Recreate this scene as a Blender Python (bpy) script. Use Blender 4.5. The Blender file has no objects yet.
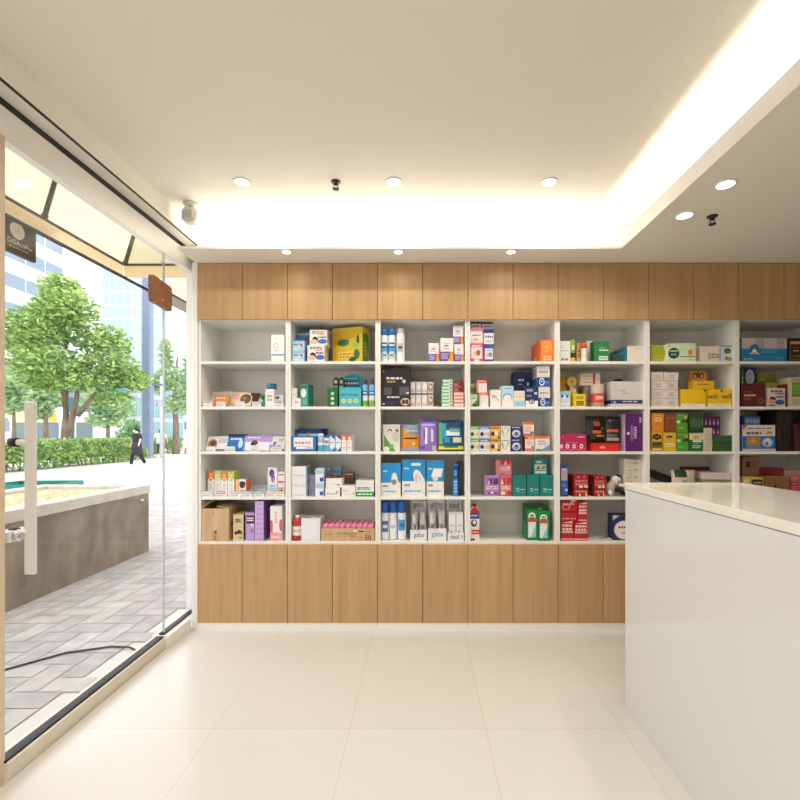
import bpy, math, random
from mathutils import Vector, Matrix
random.seed(7)
scene = bpy.context.scene
COL = scene.collection
R = math.radians

# ---------------------------------------------------------------- camera, world, exposure
H = 1.30          # camera height
F = 450.0         # focal length in pixels of the 800 px frame
CX, CY = 420.0, 434.0
cam_d = bpy.data.cameras.new('camera'); cam = bpy.data.objects.new('camera', cam_d); COL.objects.link(cam)
cam_d.sensor_width = 36; cam_d.lens = F/800*36
cam_d.shift_x = -(CX-400)/800; cam_d.shift_y = (CY-400)/800
cam_d.clip_start = .05; cam_d.clip_end = 600
cam.location = (0, 0, H); cam.rotation_euler = (R(90), 0, 0)
scene.camera = cam
scene.view_settings.view_transform = 'Standard'
scene.view_settings.look = 'None'
scene.view_settings.exposure = 0.06
scene.view_settings.gamma = 1.0
scene.view_settings.use_curve_mapping = False
SKY_STRENGTH = 2.6
COVE_W = 3.2          # per metre of led strip
SPOT_CEIL, SPOT_SOFFIT, SPOT_RIGHT = 4.0, .3, 3.0
w = bpy.data.worlds.new('world'); scene.world = w; w.use_nodes = True
bg = w.node_tree.nodes['Background']
bg.inputs[0].default_value = (.95, .96, 1.0, 1); bg.inputs[1].default_value = SKY_STRENGTH

# ---------------------------------------------------------------- materials
def lin(h):
    h = h.lstrip('#'); c = [int(h[i:i+2], 16)/255 for i in (0, 2, 4)]
    return tuple(v/12.92 if v <= .04045 else ((v+.055)/1.055)**2.4 for v in c) + (1,)
NAMED = dict(white='f3f1ec', cream='efe6d2', grey='a8a6a2', black='151416', navy='14235c', blue='1f62c4', sky='3fa4dd',
    pale='a9d3ea', teal='0e7f78', aqua='45b9c4', green='2c8a3a', dgreen='0f5a34', lime='9ccb33', mint='cfe8c4', yellow='f3cf22',
    gold='c99a3a', orange='ee7420', red='c81f26', dred='7d1518', maroon='4a0f14', pink='f08fa4', rose='d8345a', magenta='c2145e',
    purple='7d4fb0', violet='54186a', lav='b79ad6', kraft='c9a678', tan='d8c09a', brown='6b3f24', silver='bfc0c4', lgrey='d9d8d4',
    olive='7f8a1f', salmon='f2a58f', peach='f6c79a', dgrey='4a484a')
_m = {}
def M(c, rough=.5, metal=0, spec=.5, name=None):
    c = NAMED.get(c, c); k = (c, rough, metal, spec)
    if k in _m: return _m[k]
    m = bpy.data.materials.new(name or 'paint_'+c); m.use_nodes = True
    b = m.node_tree.nodes['Principled BSDF']
    b.inputs['Base Color'].default_value = lin(c); b.inputs['Roughness'].default_value = rough
    b.inputs['Metallic'].default_value = metal; b.inputs['Specular IOR Level'].default_value = spec
    _m[k] = m; return m
def noisy(name, c1, c2, scale=(5, 5, 5), rough=.5, detail=6, lo=.35, hi=.65, spec=.5, bump=0, coat=0):
    m = bpy.data.materials.new(name); m.use_nodes = True; nt = m.node_tree; N = nt.nodes; L = nt.links
    b = N['Principled BSDF']; tc = N.new('ShaderNodeTexCoord'); mp = N.new('ShaderNodeMapping'); nz = N.new('ShaderNodeTexNoise'); cr = N.new('ShaderNodeValToRGB')
    mp.inputs['Scale'].default_value = scale; nz.inputs['Scale'].default_value = 1; nz.inputs['Detail'].default_value = detail
    cr.color_ramp.elements[0].position = lo; cr.color_ramp.elements[1].position = hi
    cr.color_ramp.elements[0].color = lin(c1); cr.color_ramp.elements[1].color = lin(c2)
    L.new(tc.outputs['Object'], mp.inputs[0]); L.new(mp.outputs[0], nz.inputs[0]); L.new(nz.outputs[0], cr.inputs[0]); L.new(cr.outputs[0], b.inputs['Base Color'])
    b.inputs['Roughness'].default_value = rough; b.inputs['Specular IOR Level'].default_value = spec; b.inputs['Coat Weight'].default_value = coat
    if bump:
        bp = N.new('ShaderNodeBump'); bp.inputs['Strength'].default_value = bump; bp.inputs['Distance'].default_value = .01
        L.new(nz.outputs[0], bp.inputs['Height']); L.new(bp.outputs[0], b.inputs['Normal'])
    return m
def wood_mat():
    m = bpy.data.materials.new('oak_veneer'); m.use_nodes = True; nt = m.node_tree; N = nt.nodes; L = nt.links
    b = N['Principled BSDF']; tc = N.new('ShaderNodeTexCoord'); oi = N.new('ShaderNodeObjectInfo')
    add = N.new('ShaderNodeVectorMath'); add.operation = 'ADD'; mul = N.new('ShaderNodeVectorMath'); mul.operation = 'SCALE'
    mul.inputs['Scale'].default_value = 40; cmb = N.new('ShaderNodeCombineXYZ')
    L.new(oi.outputs['Random'], cmb.inputs[0]); L.new(oi.outputs['Random'], cmb.inputs[2]); L.new(cmb.outputs[0], mul.inputs[0])
    L.new(tc.outputs['Object'], add.inputs[0]); L.new(mul.outputs[0], add.inputs[1])
    outs = []
    for sc, de in (((26, 26, 1.1), 3), ((160, 160, 2.2), 2)):
        mp = N.new('ShaderNodeMapping'); mp.inputs['Scale'].default_value = sc; nz = N.new('ShaderNodeTexNoise')
        nz.inputs['Scale'].default_value = 1; nz.inputs['Detail'].default_value = de; nz.inputs['Distortion'].default_value = .4
        L.new(add.outputs[0], mp.inputs[0]); L.new(mp.outputs[0], nz.inputs[0]); outs.append(nz)
    mx = N.new('ShaderNodeMix'); mx.data_type = 'FLOAT'; mx.inputs[0].default_value = .35
    L.new(outs[0].outputs[0], mx.inputs[2]); L.new(outs[1].outputs[0], mx.inputs[3])
    cr = N.new('ShaderNodeValToRGB'); e = cr.color_ramp.elements
    e[0].position = .25; e[1].position = .75; e[0].color = lin('b0885a'); e[1].color = lin('c8a476')
    L.new(mx.outputs[0], cr.inputs[0]); L.new(cr.outputs[0], b.inputs['Base Color']); b.inputs['Roughness'].default_value = .45
    return m
def tile_mat():
    m = bpy.data.materials.new('cream_porcelain_tile'); m.use_nodes = True; nt = m.node_tree; N = nt.nodes; L = nt.links
    b = N['Principled BSDF']; tc = N.new('ShaderNodeTexCoord'); mp = N.new('ShaderNodeMapping'); br = N.new('ShaderNodeTexBrick')
    br.offset = 0; br.inputs['Scale'].default_value = 1; br.inputs['Brick Width'].default_value = .6; br.inputs['Row Height'].default_value = .6
    br.inputs['Mortar Size'].default_value = .0018; br.inputs['Mortar Smooth'].default_value = .1
    br.inputs['Color1'].default_value = lin('d6d2ca'); br.inputs['Color2'].default_value = lin('d3cfc6'); br.inputs['Mortar'].default_value = lin('c6c0b5')
    mp.inputs['Location'].default_value = (.31, -2.588+.6*5, 0)
    L.new(tc.outputs['Object'], mp.inputs[0]); L.new(mp.outputs[0], br.inputs[0]); L.new(br.outputs[0], b.inputs['Base Color'])
    b.inputs['Roughness'].default_value = .22; b.inputs['Specular IOR Level'].default_value = .5
    return m
def glass_mat(tint='fdfdfd', refl=.05):
    m = bpy.data.materials.new('clear_glass'); m.use_nodes = True; nt = m.node_tree; N = nt.nodes; L = nt.links
    N.remove(N['Principled BSDF']); t = N.new('ShaderNodeBsdfTransparent'); t.inputs[0].default_value = lin(tint)
    g = N.new('ShaderNodeBsdfGlossy'); g.inputs['Roughness'].default_value = .02; lw = N.new('ShaderNodeLayerWeight'); lw.inputs[0].default_value = .5
    pw = N.new('ShaderNodeMath'); pw.operation = 'POWER'; pw.inputs[1].default_value = 5; L.new(lw.outputs['Facing'], pw.inputs[0])
    fr = N.new('ShaderNodeMath'); fr.operation = 'MULTIPLY_ADD'; fr.inputs[1].default_value = .5; fr.inputs[2].default_value = .02; L.new(pw.outputs[0], fr.inputs[0])
    mx = N.new('ShaderNodeMixShader'); L.new(fr.outputs[0], mx.inputs[0]); L.new(t.outputs[0], mx.inputs[1]); L.new(g.outputs[0], mx.inputs[2])
    L.new(mx.outputs[0], N['Material Output'].inputs[0]); return m
def leaf_mat(name, c):
    m = bpy.data.materials.new(name); m.use_nodes = True; nt = m.node_tree; N = nt.nodes; L = nt.links
    b = N['Principled BSDF']; b.inputs['Base Color'].default_value = lin(c); b.inputs['Roughness'].default_value = .6
    t = N.new('ShaderNodeBsdfTranslucent'); t.inputs[0].default_value = lin(c); mx = N.new('ShaderNodeMixShader'); mx.inputs[0].default_value = .45
    L.new(b.outputs[0], mx.inputs[1]); L.new(t.outputs[0], mx.inputs[2]); L.new(mx.outputs[0], N['Material Output'].inputs[0]); return m
def cloth_mat(name, c):
    m = bpy.data.materials.new(name); m.use_nodes = True; nt = m.node_tree; N = nt.nodes; L = nt.links
    b = N['Principled BSDF']; b.inputs['Base Color'].default_value = lin(c); b.inputs['Roughness'].default_value = .9
    t = N.new('ShaderNodeBsdfTranslucent'); t.inputs[0].default_value = lin(c); mx = N.new('ShaderNodeMixShader'); mx.inputs[0].default_value = .6
    L.new(b.outputs[0], mx.inputs[1]); L.new(t.outputs[0], mx.inputs[2]); L.new(mx.outputs[0], N['Material Output'].inputs[0]); return m
def emit(name, c, s):
    m = bpy.data.materials.new(name); m.use_nodes = True; nt = m.node_tree; N = nt.nodes
    N.remove(N['Principled BSDF']); e = N.new('ShaderNodeEmission'); e.inputs[0].default_value = lin(c); e.inputs[1].default_value = s
    nt.links.new(e.outputs[0], N['Material Output'].inputs[0]); return m
WOOD = wood_mat(); TILE = tile_mat(); GLASS = glass_mat()
LAMINATE = M('f0eee8', .35, name='white_laminate'); GLOSS = M('d8d7d3', .12, name='white_gloss'); PLASTER = M('f1ece2', .9, name='painted_plaster')
STEEL = M('ededec', .3, .25, name='brushed_steel'); CHROME = M('dddddd', .08, 1, name='chrome'); BLACKM = M('101012', .5, name='black_rubber')
CONCRETE = noisy('stained_shaded_concrete', '6e6558', '928877', (6, 6, 3), .85, 8, .3, .7, bump=.4)  # stains, plus the planter's shade put into a darker base colour
CAPSTONE = noisy('concrete_coping', 'b4aea2', 'cfc9be', (8, 8, 8), .85, 6, .3, .7)
KRAFT = noisy('kraft_board', 'c3a076', 'd2b189', (30, 30, 3), .8, 4)

# ---------------------------------------------------------------- mesh builder
_txt = {}
def text_mesh(s):
    if s in _txt: return _txt[s]
    cu = bpy.data.curves.new('t', 'FONT'); cu.body = s; cu.align_x = 'CENTER'; cu.align_y = 'CENTER'; cu.resolution_u = 2
    o = bpy.data.objects.new('t', cu); COL.objects.link(o); bpy.context.view_layer.update()
    me = bpy.data.meshes.new_from_object(o.evaluated_get(bpy.context.evaluated_depsgraph_get()))
    v = [tuple(x.co) for x in me.vertices]; f = [tuple(p.vertices) for p in me.polygons]
    bpy.data.objects.remove(o); bpy.data.curves.remove(cu); bpy.data.meshes.remove(me)
    if v:
        xs = [a[0] for a in v]; ys = [a[1] for a in v]; x0, x1, y0, y1 = min(xs), max(xs), min(ys), max(ys)
        v = [((a[0]-x0)/(x1-x0)-.5, (a[1]-y0)/(y1-y0)-.5) for a in v]
    _txt[s] = (v, f); return _txt[s]
class MB:
    def __init__(s): s.v = []; s.f = []; s.m = []; s.mats = []; s.sm = []
    def mi(s, mat):
        if isinstance(mat, str): mat = M(mat)
        if mat not in s.mats: s.mats.append(mat)
        return s.mats.index(mat)
    def add(s, vs, fs, mat, smooth=False, mx=None):
        k = len(s.v); s.v += [tuple(mx @ Vector(v)) for v in vs] if mx else [tuple(v) for v in vs]
        i = mat if isinstance(mat, list) else [s.mi(mat)]*len(fs)
        for f, q in zip(fs, i): s.f.append(tuple(a+k for a in f)); s.m.append(q); s.sm.append(smooth)
        return s
    def box(s, x0, x1, y0, y1, z0, z1, mat, b=0, mx=None, front=None, side=None, top=None):
        c = ((x0+x1)/2, (y0+y1)/2, (z0+z1)/2); h = (abs(x1-x0)/2, abs(y1-y0)/2, abs(z1-z0)/2); b = min(b, *(q*.45 for q in h))
        S = [(i, j, k) for i in (-1, 1) for j in (-1, 1) for k in (-1, 1)]; faces = []
        if b <= 0:
            vs = [tuple(c[a]+q[a]*h[a] for a in range(3)) for q in S]; idx = {q: [n]*3 for n, q in enumerate(S)}
        else:
            vs = []; idx = {}
            for q in S:
                idx[q] = []
                for a in range(3):
                    idx[q].append(len(vs)); vs.append(tuple(c[t]+q[t]*(h[t]-(0 if t == a else b)) for t in range(3)))
        mm = []
        for a in range(3):
            o = [t for t in range(3) if t != a]
            for sg in (-1, 1):
                ring = []
                for p, q in ((-1, -1), (1, -1), (1, 1), (-1, 1)):
                    k = [0, 0, 0]; k[a] = sg; k[o[0]] = p; k[o[1]] = q; ring.append(idx[tuple(k)][a])
                faces.append(ring)
                mm.append((side if a == 0 else (front if sg < 0 else side) if a == 1 else top) or mat)
        if b > 0:
            for a in range(3):
                o = [t for t in range(3) if t != a]
                for p in (-1, 1):
                    for q in (-1, 1):
                        k0 = [0, 0, 0]; k0[o[0]] = p; k0[o[1]] = q; k1 = list(k0); k0[a] = -1; k1[a] = 1
                        faces.append([idx[tuple(k0)][o[0]], idx[tuple(k1)][o[0]], idx[tuple(k1)][o[1]], idx[tuple(k0)][o[1]]]); mm.append(mat)
            for q in S: faces.append(idx[q][:]); mm.append(mat)
        C = Vector(c); out = []
        for f in faces:
            P = [Vector(vs[t]) for t in f]; n = (P[1]-P[0]).cross(P[2]-P[0]); ce = sum(P, Vector())/len(P)
            out.append(f if n.dot(ce-C) >= 0 else f[::-1])
        return s.add(vs, out, [s.mi(q) for q in mm], False, mx)
    def lathe(s, prof, mat, cx=0, cy=0, seg=20, smooth=True, mx=None, sx=1, sy=1):
        # prof: [(r, z)] or [(r, z, material)]
        vs = []; fs = []; mm = []; n = len(prof)
        for p in prof:
            for k in range(seg):
                a = 2*math.pi*k/seg; vs.append((cx+p[0]*math.cos(a)*sx, cy+p[0]*math.sin(a)*sy, p[1]))
        for i in range(n-1):
            q = s.mi(prof[i+1][2] if len(prof[i+1]) > 2 else mat)
            for k in range(seg):
                fs.append((i*seg+k, i*seg+(k+1) % seg, (i+1)*seg+(k+1) % seg, (i+1)*seg+k)); mm.append(q)
        if prof[0][0] > 1e-6: fs.append(tuple(range(seg))[::-1]); mm.append(s.mi(mat))
        if prof[-1][0] > 1e-6: fs.append(tuple((n-1)*seg+k for k in range(seg))); mm.append(s.mi(prof[-1][2] if len(prof[-1]) > 2 else mat))
        return s.add(vs, fs, mm, smooth, mx)
    def tube(s, pts, r, mat, seg=8, mx=None):
        pts = [Vector(p) for p in pts]; n = len(pts); rs = r if isinstance(r, (list, tuple)) else [r]*n; vs = []; fs = []
        for i, p in enumerate(pts):
            t = (pts[min(i+1, n-1)]-pts[max(i-1, 0)]).normalized(); u = t.cross(Vector((0, 0, 1)))
            if u.length < .05: u = t.cross(Vector((0, 1, 0)))
            u.normalize(); v = t.cross(u)
            for k in range(seg):
                a = 2*math.pi*k/seg; vs.append(p+(u*math.cos(a)+v*math.sin(a))*rs[i])
        for i in range(n-1):
            for k in range(seg): fs.append((i*seg+k, i*seg+(k+1) % seg, (i+1)*seg+(k+1) % seg, (i+1)*seg+k))
        fs.append(tuple(range(seg))[::-1]); fs.append(tuple((n-1)*seg+k for k in range(seg)))
        return s.add(vs, fs, mat, True, mx)
    def ell(s, c, r, mat, nu=14, nv=9, mx=None):
        pr = [(math.sin(math.pi*i/nv), -math.cos(math.pi*i/nv)) for i in range(nv+1)]
        vs = []; fs = []
        for a, z in pr:
            for k in range(nu):
                t = 2*math.pi*k/nu; vs.append((c[0]+r[0]*a*math.cos(t), c[1]+r[1]*a*math.sin(t), c[2]+r[2]*z))
        for i in range(nv):
            for k in range(nu): fs.append((i*nu+k, i*nu+(k+1) % nu, (i+1)*nu+(k+1) % nu, (i+1)*nu+k))
        return s.add(vs, fs, mat, True, mx)
    def prism(s, poly, y0, y1, mat, mx=None, smooth=False):
        n = len(poly); vs = [(x, y0, z) for x, z in poly]+[(x, y1, z) for x, z in poly]
        fs = [tuple(range(n)), tuple(range(n, 2*n))[::-1]]+[((k+1) % n, k, n+k, n+(k+1) % n) for k in range(n)]
        return s.add(vs, fs, mat, smooth, mx)
    def build(s, name, parent=None, loc=None, rotz=0):
        me = bpy.data.meshes.new(name); me.from_pydata(s.v, [], s.f)
        for m in s.mats: me.materials.append(m)
        me.polygons.foreach_set('material_index', s.m); me.polygons.foreach_set('use_smooth', s.sm); me.update()
        o = bpy.data.objects.new(name, me); COL.objects.link(o)
        if parent: o.parent = parent
        if loc: o.location = loc
        if rotz: o.rotation_euler = (0, 0, rotz)
        return o
def tag(o, label, cat, group=None, kind=None):
    o['label'] = label; o['category'] = cat
    if group: o['group'] = group
    if kind: o['kind'] = kind
    return o
def thing(name, label, cat, loc=(0, 0, 0), rotz=0, group=None):
    o = bpy.data.objects.new(name, None); o.empty_display_size = .05; COL.objects.link(o); o.location = loc; o.rotation_euler = (0, 0, rotz)
    return tag(o, label, cat, group)
def struct(name, mb, loc=None):
    o = mb.build(name, None, loc); o['kind'] = 'structure'; return o
def PX(px, Y): return (px-CX)*Y/F
def PZ(py, Y): return H-(py-CY)*Y/F

# printed marks on a face.  dec: "r u0 v0 u1 v1 colour; e cu cv ru rv colour; d u0 v0 u1 v1 colour rows; T cu cv w h colour text; g u0 v0 u1 v1 u2 v2 colour"
def marks(mb, dec, frame, rnd):
    if not dec: return
    k = 0
    for it in dec.split(';'):
        t = it.split()
        if not t: continue
        face = 'F'
        if t[0][-1] == ':': face = t[0][0]; t = t[1:]
        O, U, V, Nn = frame[face]; k += 1; off = Nn*(.00025*k+.0002)
        def P(u, v): return O+U*u+V*v+off
        q = t[0]
        if q == 'r':
            a, b, c, d = map(float, t[1:5]); mb.add([P(a, b), P(c, b), P(c, d), P(a, d)], [(0, 1, 2, 3)], t[5])
        elif q == 'g':
            n = list(map(float, t[1:7])); mb.add([P(n[0], n[1]), P(n[2], n[3]), P(n[4], n[5])], [(0, 1, 2)], t[7])
        elif q == 'e':
            a, b, c, d = map(float, t[1:5]); mb.add([P(a+c*math.cos(i*math.pi/9), b+d*math.sin(i*math.pi/9)) for i in range(18)], [tuple(range(18))], t[5])
        elif q == 'd':
            a, b, c, d = map(float, t[1:5]); rows = int(t[6]); hh = (d-b)/(rows*1.6)
            for i in range(rows):
                v = b+(d-b)*(i+.5)/rows; u = a
                while u < c-.02:
                    wd = min((c-a)*rnd.uniform(.1, .3), c-u); mb.add([P(u, v-hh/2), P(u+wd, v-hh/2), P(u+wd, v+hh/2), P(u, v+hh/2)], [(0, 1, 2, 3)], t[5]); u += wd+(c-a)*.06
        elif q == 'T':
            a, b, c, d = map(float, t[1:5]); vs, fs = text_mesh(' '.join(t[6:])); mb.add([P(a+x*c, b+y*d) for x, y in vs], fs, t[5])
def box_frame(wd, d, h):
    X = Vector((1, 0, 0)); Y = Vector((0, 1, 0)); Z = Vector((0, 0, 1))
    return {'F': (Vector((-wd/2, -d/2, 0)), X*wd, Z*h, -Y), 'R': (Vector((wd/2, -d/2, 0)), Y*d, Z*h, X),
            'L': (Vector((-wd/2, d/2, 0)), -Y*d, Z*h, -X), 'U': (Vector((-wd/2, -d/2, h)), X*wd, Y*d, Z)}

# ================================================================ the room
XL, YB = -1.57, 3.35           # glass line on the left, back wall
ZS = 2.433                     # underside of the lowered ceiling
ZC = 2.68                      # raised ceiling
XR, YF = 4.6, -2.4
struct('floor', MB().box(XL+.03, XR, YF, YB, -.12, 0, TILE))
struct('wall_back', MB().box(XL, XR+.1, YB, YB+.12, -.1, 3.0, PLASTER))
struct('wall_right', MB().box(XR, XR+.1, YF, YB, -.1, 3.0, PLASTER))
struct('wall_front', MB().box(XL, XR+.1, YF-.1, YF, -.1, 3.0, PLASTER))
RX = 1.23
struct('ceiling', MB().box(XL+.083, XR, YF, YB, ZC, ZC+.1, PLASTER))
struct('ceiling_lowered', MB().box(RX, XR, YF, 2.75, ZS, ZS+.018, PLASTER).box(RX, RX+.018, YF, 2.75, ZS+.018, ZS+.085, PLASTER))
struct('ceiling_soffit', MB().box(XL+.083, XR, 2.756, YB, ZS+.002, ZS+.018, PLASTER).box(XL+.083, XR, 3.0, 3.02, ZS+.018, ZC, PLASTER))
# the shop front header: white band, black track, plaster lip
struct('trim_header', MB().box(XL-.04, XL+.0, YF, 3.36, 2.414, 2.535, LAMINATE).box(XL-.04, XL+.004, YF, 3.36, 2.535, 2.56, BLACKM)
       .box(XL-.04, XL+.083, YF, 3.36, 2.56, ZC+.1, PLASTER).box(XL+.078, XL+.085, YF, 3.0, 2.556, 2.564, BLACKM)
       .box(XL-.16, XL-.04, YF, 3.47, 2.62, 4.4, PLASTER))
struct('trim_end_panel', MB().box(-1.517, -1.479, 2.992, YB, 0, 2.44, LAMINATE, .001).box(XL-.05, -1.517, 3.12, YB, -.05, 2.44, LAMINATE))
struct('wall_left', MB().box(XL-.05, XL+.007, YF, .1, -.05, 2.42, PLASTER).box(XL-.05, XL+.007, 1.2, 1.695, -.05, 2.42, noisy('beige_cladding', 'd8c2a8', 'e2ceb6', (4, 4, 1), .6)))  # unseen plaster stretch added to cut daylight deep in the room
# threshold under the door, raised kerb under the fixed pane
struct('trim_threshold', MB().box(XL-.06, -1.545, 1.69, 2.735, -.05, .062, M('e2dac6', .5)).box(XL-.03, XL+.012, 1.69, 2.735, .062, .072, BLACKM))
struct('trim_kerb', MB().box(XL-.06, -1.525, 2.735, 3.0, -.05, .075, M('f0ede6', .5), .003).box(XL-.02, XL+.012, 2.74, 3.11, .075, .087, BLACKM))
# glazing
d1 = MB().box(XL-.006, XL+.006, 1.70, 2.752, .072, 2.125, GLASS).build('door_1'); d1['kind'] = 'structure'
tag(d1, 'frameless glass entrance door with steel bar handle', 'door')
def handle(x):
    mb = MB()
    mb.box(x-.021, x+.021, 1.735, 1.749, .757, 1.425, STEEL, .003)
    return mb
hin = handle(-1.507).build('handle', d1)
hout = handle(-1.632).build('handle', d1)
for z in (1.268, .92):
    MB().lathe([(.012, -.05), (.012, .046)], STEEL, seg=14, mx=Matrix.Translation((XL+.006, 1.742, z)) @ Matrix.Rotation(R(90), 4, 'Y')).build('standoff', hin)
    MB().lathe([(.0175, -.014), (.0175, .014)], BLACKM, seg=14, mx=Matrix.Translation((XL, 1.742, z)) @ Matrix.Rotation(R(90), 4, 'Y')).build('washer', hin)
lk = MB().box(XL-.022, XL+.022, 1.70, 1.80, .888, .93, STEEL, .004).build('lock_case', d1)
for yy in (1.722, 1.772):
    MB().lathe([(.019, 0), (.019, .022), (.014, .026), (0, .026)], CHROME, seg=18, mx=Matrix.Translation((XL+.02, yy, .909)) @ Matrix.Rotation(R(90), 4, 'Y')).build('lock_cylinder', lk)
MB().box(XL-.009, XL+.009, 1.70, 2.752, 2.125, 2.134, M('2c2a28', .4)).build('top_rail', d1)
w1 = MB().box(XL-.006, XL+.006, 1.70, 2.752, 2.136, 2.415, GLASS).build('window_1'); w1['kind'] = 'structure'
w2 = MB().box(XL-.006, XL+.006, 2.758, 3.118, .087, 2.415, GLASS).build('window_2'); w2['kind'] = 'structure'
MB().box(XL-.0065, XL+.0065, 2.7528, 2.7572, .088, 2.41, M('c4c8c6', .3)).build('glass_joint', w2)
w3 = MB().box(XL-.006, XL+.006, .1, 1.2, .1, 2.415, GLASS).build('window_3'); w3['kind'] = 'structure'
struct('baseboard_left', MB().box(XL-.06, XL+.04, YF, 1.2, -.05, .1, LAMINATE))

# ---------------------------------------------------------------- ceiling fittings
LAMP = emit('lamp_diffuser', 'fff6e8', 14)
def downlight(x, y, z, label, r, watt, group, col=(1, .965, .9), spread=150):
    t = thing('downlight', label, 'ceiling light', (x, y, z), 0, group)
    MB().lathe([(r*.82, -.001), (r*.84, -.005), (r*1.08, -.004), (r*1.12, .0), (r*.82, 0)], M('f4f2ee', .4), seg=28).build('trim_ring', t)
    MB().lathe([(r*.83, -.0015), (r*.83, -.0035), (0, -.0045)], LAMP, seg=28).build('diffuser', t)
    ld = bpy.data.lights.new('lamp', 'AREA'); ld.shape = 'DISK'; ld.size = r*1.5; ld.energy = watt; ld.color = col; ld.spread = R(spread)
    lo = bpy.data.objects.new('lamp', ld); COL.objects.link(lo); lo.parent = t; lo.location = (0, 0, -.008)
    return t
g = 'downlights in the raised ceiling'
for i, (x, lb) in enumerate(((-.973, 'round downlight in raised ceiling nearest the glass shop front'), (-.142, 'round downlight in raised ceiling, middle of the back row'),
                             (.705, 'round downlight in raised ceiling nearest the lowered ceiling'))):
    downlight(x, 2.46, ZC, lb, .042, SPOT_CEIL, g)
for x, nm in ((-.973, 'left'), (-.142, 'middle'), (.705, 'right')):
    downlight(x, .9, ZC, 'round downlight above the camera, %s of the front row' % nm, .042, SPOT_CEIL*.6, g)
    downlight(x, -.7, ZC, 'added fill downlight behind the camera, %s of the rear row' % nm, .042, SPOT_CEIL*2.8, g)  # rear row is added fill light for the shelf backs, out of view
g = 'spotlights in the soffit over the shelves'
for x, lb in ((-.83, 'small soffit spotlight over the second shelf bay, leftmost of three'), (-.135, 'small soffit spotlight over the third shelf bay, middle of three'), (.567, 'small soffit spotlight over the fourth shelf bay, rightmost of three')):
    downlight(x, 2.80, ZS+.002, lb, .030, SPOT_SOFFIT, g)
g = 'downlights in the lowered ceiling'
for x, y, lb in ((1.385, 2.04, 'oval-looking downlight in lowered ceiling, nearer and larger one'), (1.37, 2.33, 'downlight in lowered ceiling beside the black sprinkler')):
    downlight(x, y, ZS, lb, .043, SPOT_RIGHT, g, (1, .84, .66))
def sprinkler(x, y, z, label):
    t = thing('sprinkler_head', label, 'sprinkler', (x, y, z), 0)
    MB().lathe([(.026, 0), (.026, -.004), (.012, -.006), (.012, -.02), (0, -.021)], M('1c1a18', .4), seg=18).build('collar', t)
    MB().tube([(-.010, 0, -.018), (-.013, 0, -.03), (-.004, 0, -.042)], .003, M('1c1a18', .4)).tube([(.010, 0, -.018), (.013, 0, -.03), (.004, 0, -.042)], .003, M('1c1a18', .4)).build('frame', t)
    MB().lathe([(.0, -.045), (.018, -.044), (.018, -.041), (0, -.04)], M('26231f', .4), seg=14).build('deflector', t)
sprinkler(-.46, 2.46, ZC, 'dark sprinkler head on the raised ceiling between two downlights')
sprinkler(1.52, 2.34, ZS, 'black sprinkler head on the lowered ceiling at right')
t = thing('motion_sensor', 'small white motion sensor hanging in the ceiling corner by glass', 'sensor', (-1.37, 2.70, ZC)); t.scale = (1.25, 1.25, 1.15)
MB().lathe([(.036, 0), (.036, -.012), (.016, -.016), (.012, -.03)], M('e6e2da', .5), seg=18).build('mount', t)
MB().box(-.036, .036, -.04, .03, -.105, -.03, M('dedad2', .45), .014).build('body', t)
MB().box(-.022, .022, -.046, -.036, -.092, -.05, M('c9c5bd', .3), .006).build('lens', t)
# led strips in the coves
LED = emit('led_strip', 'fff3dc', 6)
def cove(name, x0, x1, y0, y1, z, rot, length, wide):
    struct(name, MB().box(x0, x1, y0, y1, z, z+.008, LED))
    ld = bpy.data.lights.new('cove_lamp', 'AREA'); ld.shape = 'RECTANGLE'; ld.size = length; ld.size_y = wide; ld.energy = COVE_W*length; ld.color = (1, .965, .9)
    lo = bpy.data.objects.new('cove_lamp', ld); COL.objects.link(lo); lo.location = ((x0+x1)/2, (y0+y1)/2, z+.012); lo.rotation_euler = rot
cove('trim_led_back', -1.40, 1.20, 2.93, 2.95, ZS+.02, (R(180), 0, 0), 2.6, .02)
cove('trim_led_right', RX+.06, RX+.08, -1.0, 2.7, ZS+.02, (R(180), 0, R(90)), 3.7, .02)

# ================================================================ shelving
D0 = 3.0
BX = [-1.478+.5985*k for k in range(8)]
SZ = [1.785, 1.483, 1.183, .880, .583]     # tops of the five shelf boards
ordn = ['first', 'second', 'third', 'fourth', 'fifth', 'sixth', 'seventh']
for k in range(7):
    x0, x1 = BX[k]+.0005, BX[k+1]-.0005
    t = thing('shelving_cabinet', '%s white and oak shelving cabinet from the glass front' % ordn[k], 'cabinet', ((x0+x1)/2, 3.165, 0), 0, 'wall shelving cabinets')
    q = -(x0+x1)/2; a, b = x0+q, x1+q; f = D0-3.165; r = .165
    MB().box(a, a+.017, f, r, .05, 2.43, LAMINATE, .0008).build('side_panel', t)
    MB().box(b-.017, b, f, r, .05, 2.43, LAMINATE, .0008).build('side_panel', t)
    MB().box(a+.017, b-.017, r-.012, r, .05, 2.43, LAMINATE).build('back_panel', t)
    for z in SZ+[2.075]:
        MB().box(a+.017, b-.017, f+.002, r-.012, z-.018, z, LAMINATE, .0008).build('shelf', t)
    MB().box(a, b, f-.015, r, 0, .0465, LAMINATE).build('plinth', t)
    mid = (a+b)/2
    for z0, z1 in ((2.059, 2.431), (.048, .566)):
        for u0, u1 in ((a+.0012, mid-.0016), (mid+.0016, b-.0012)):
            MB().box(u0, u1, f-.018, f-.0005, z0, z1, WOOD, .0012).build('door', t)

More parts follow.
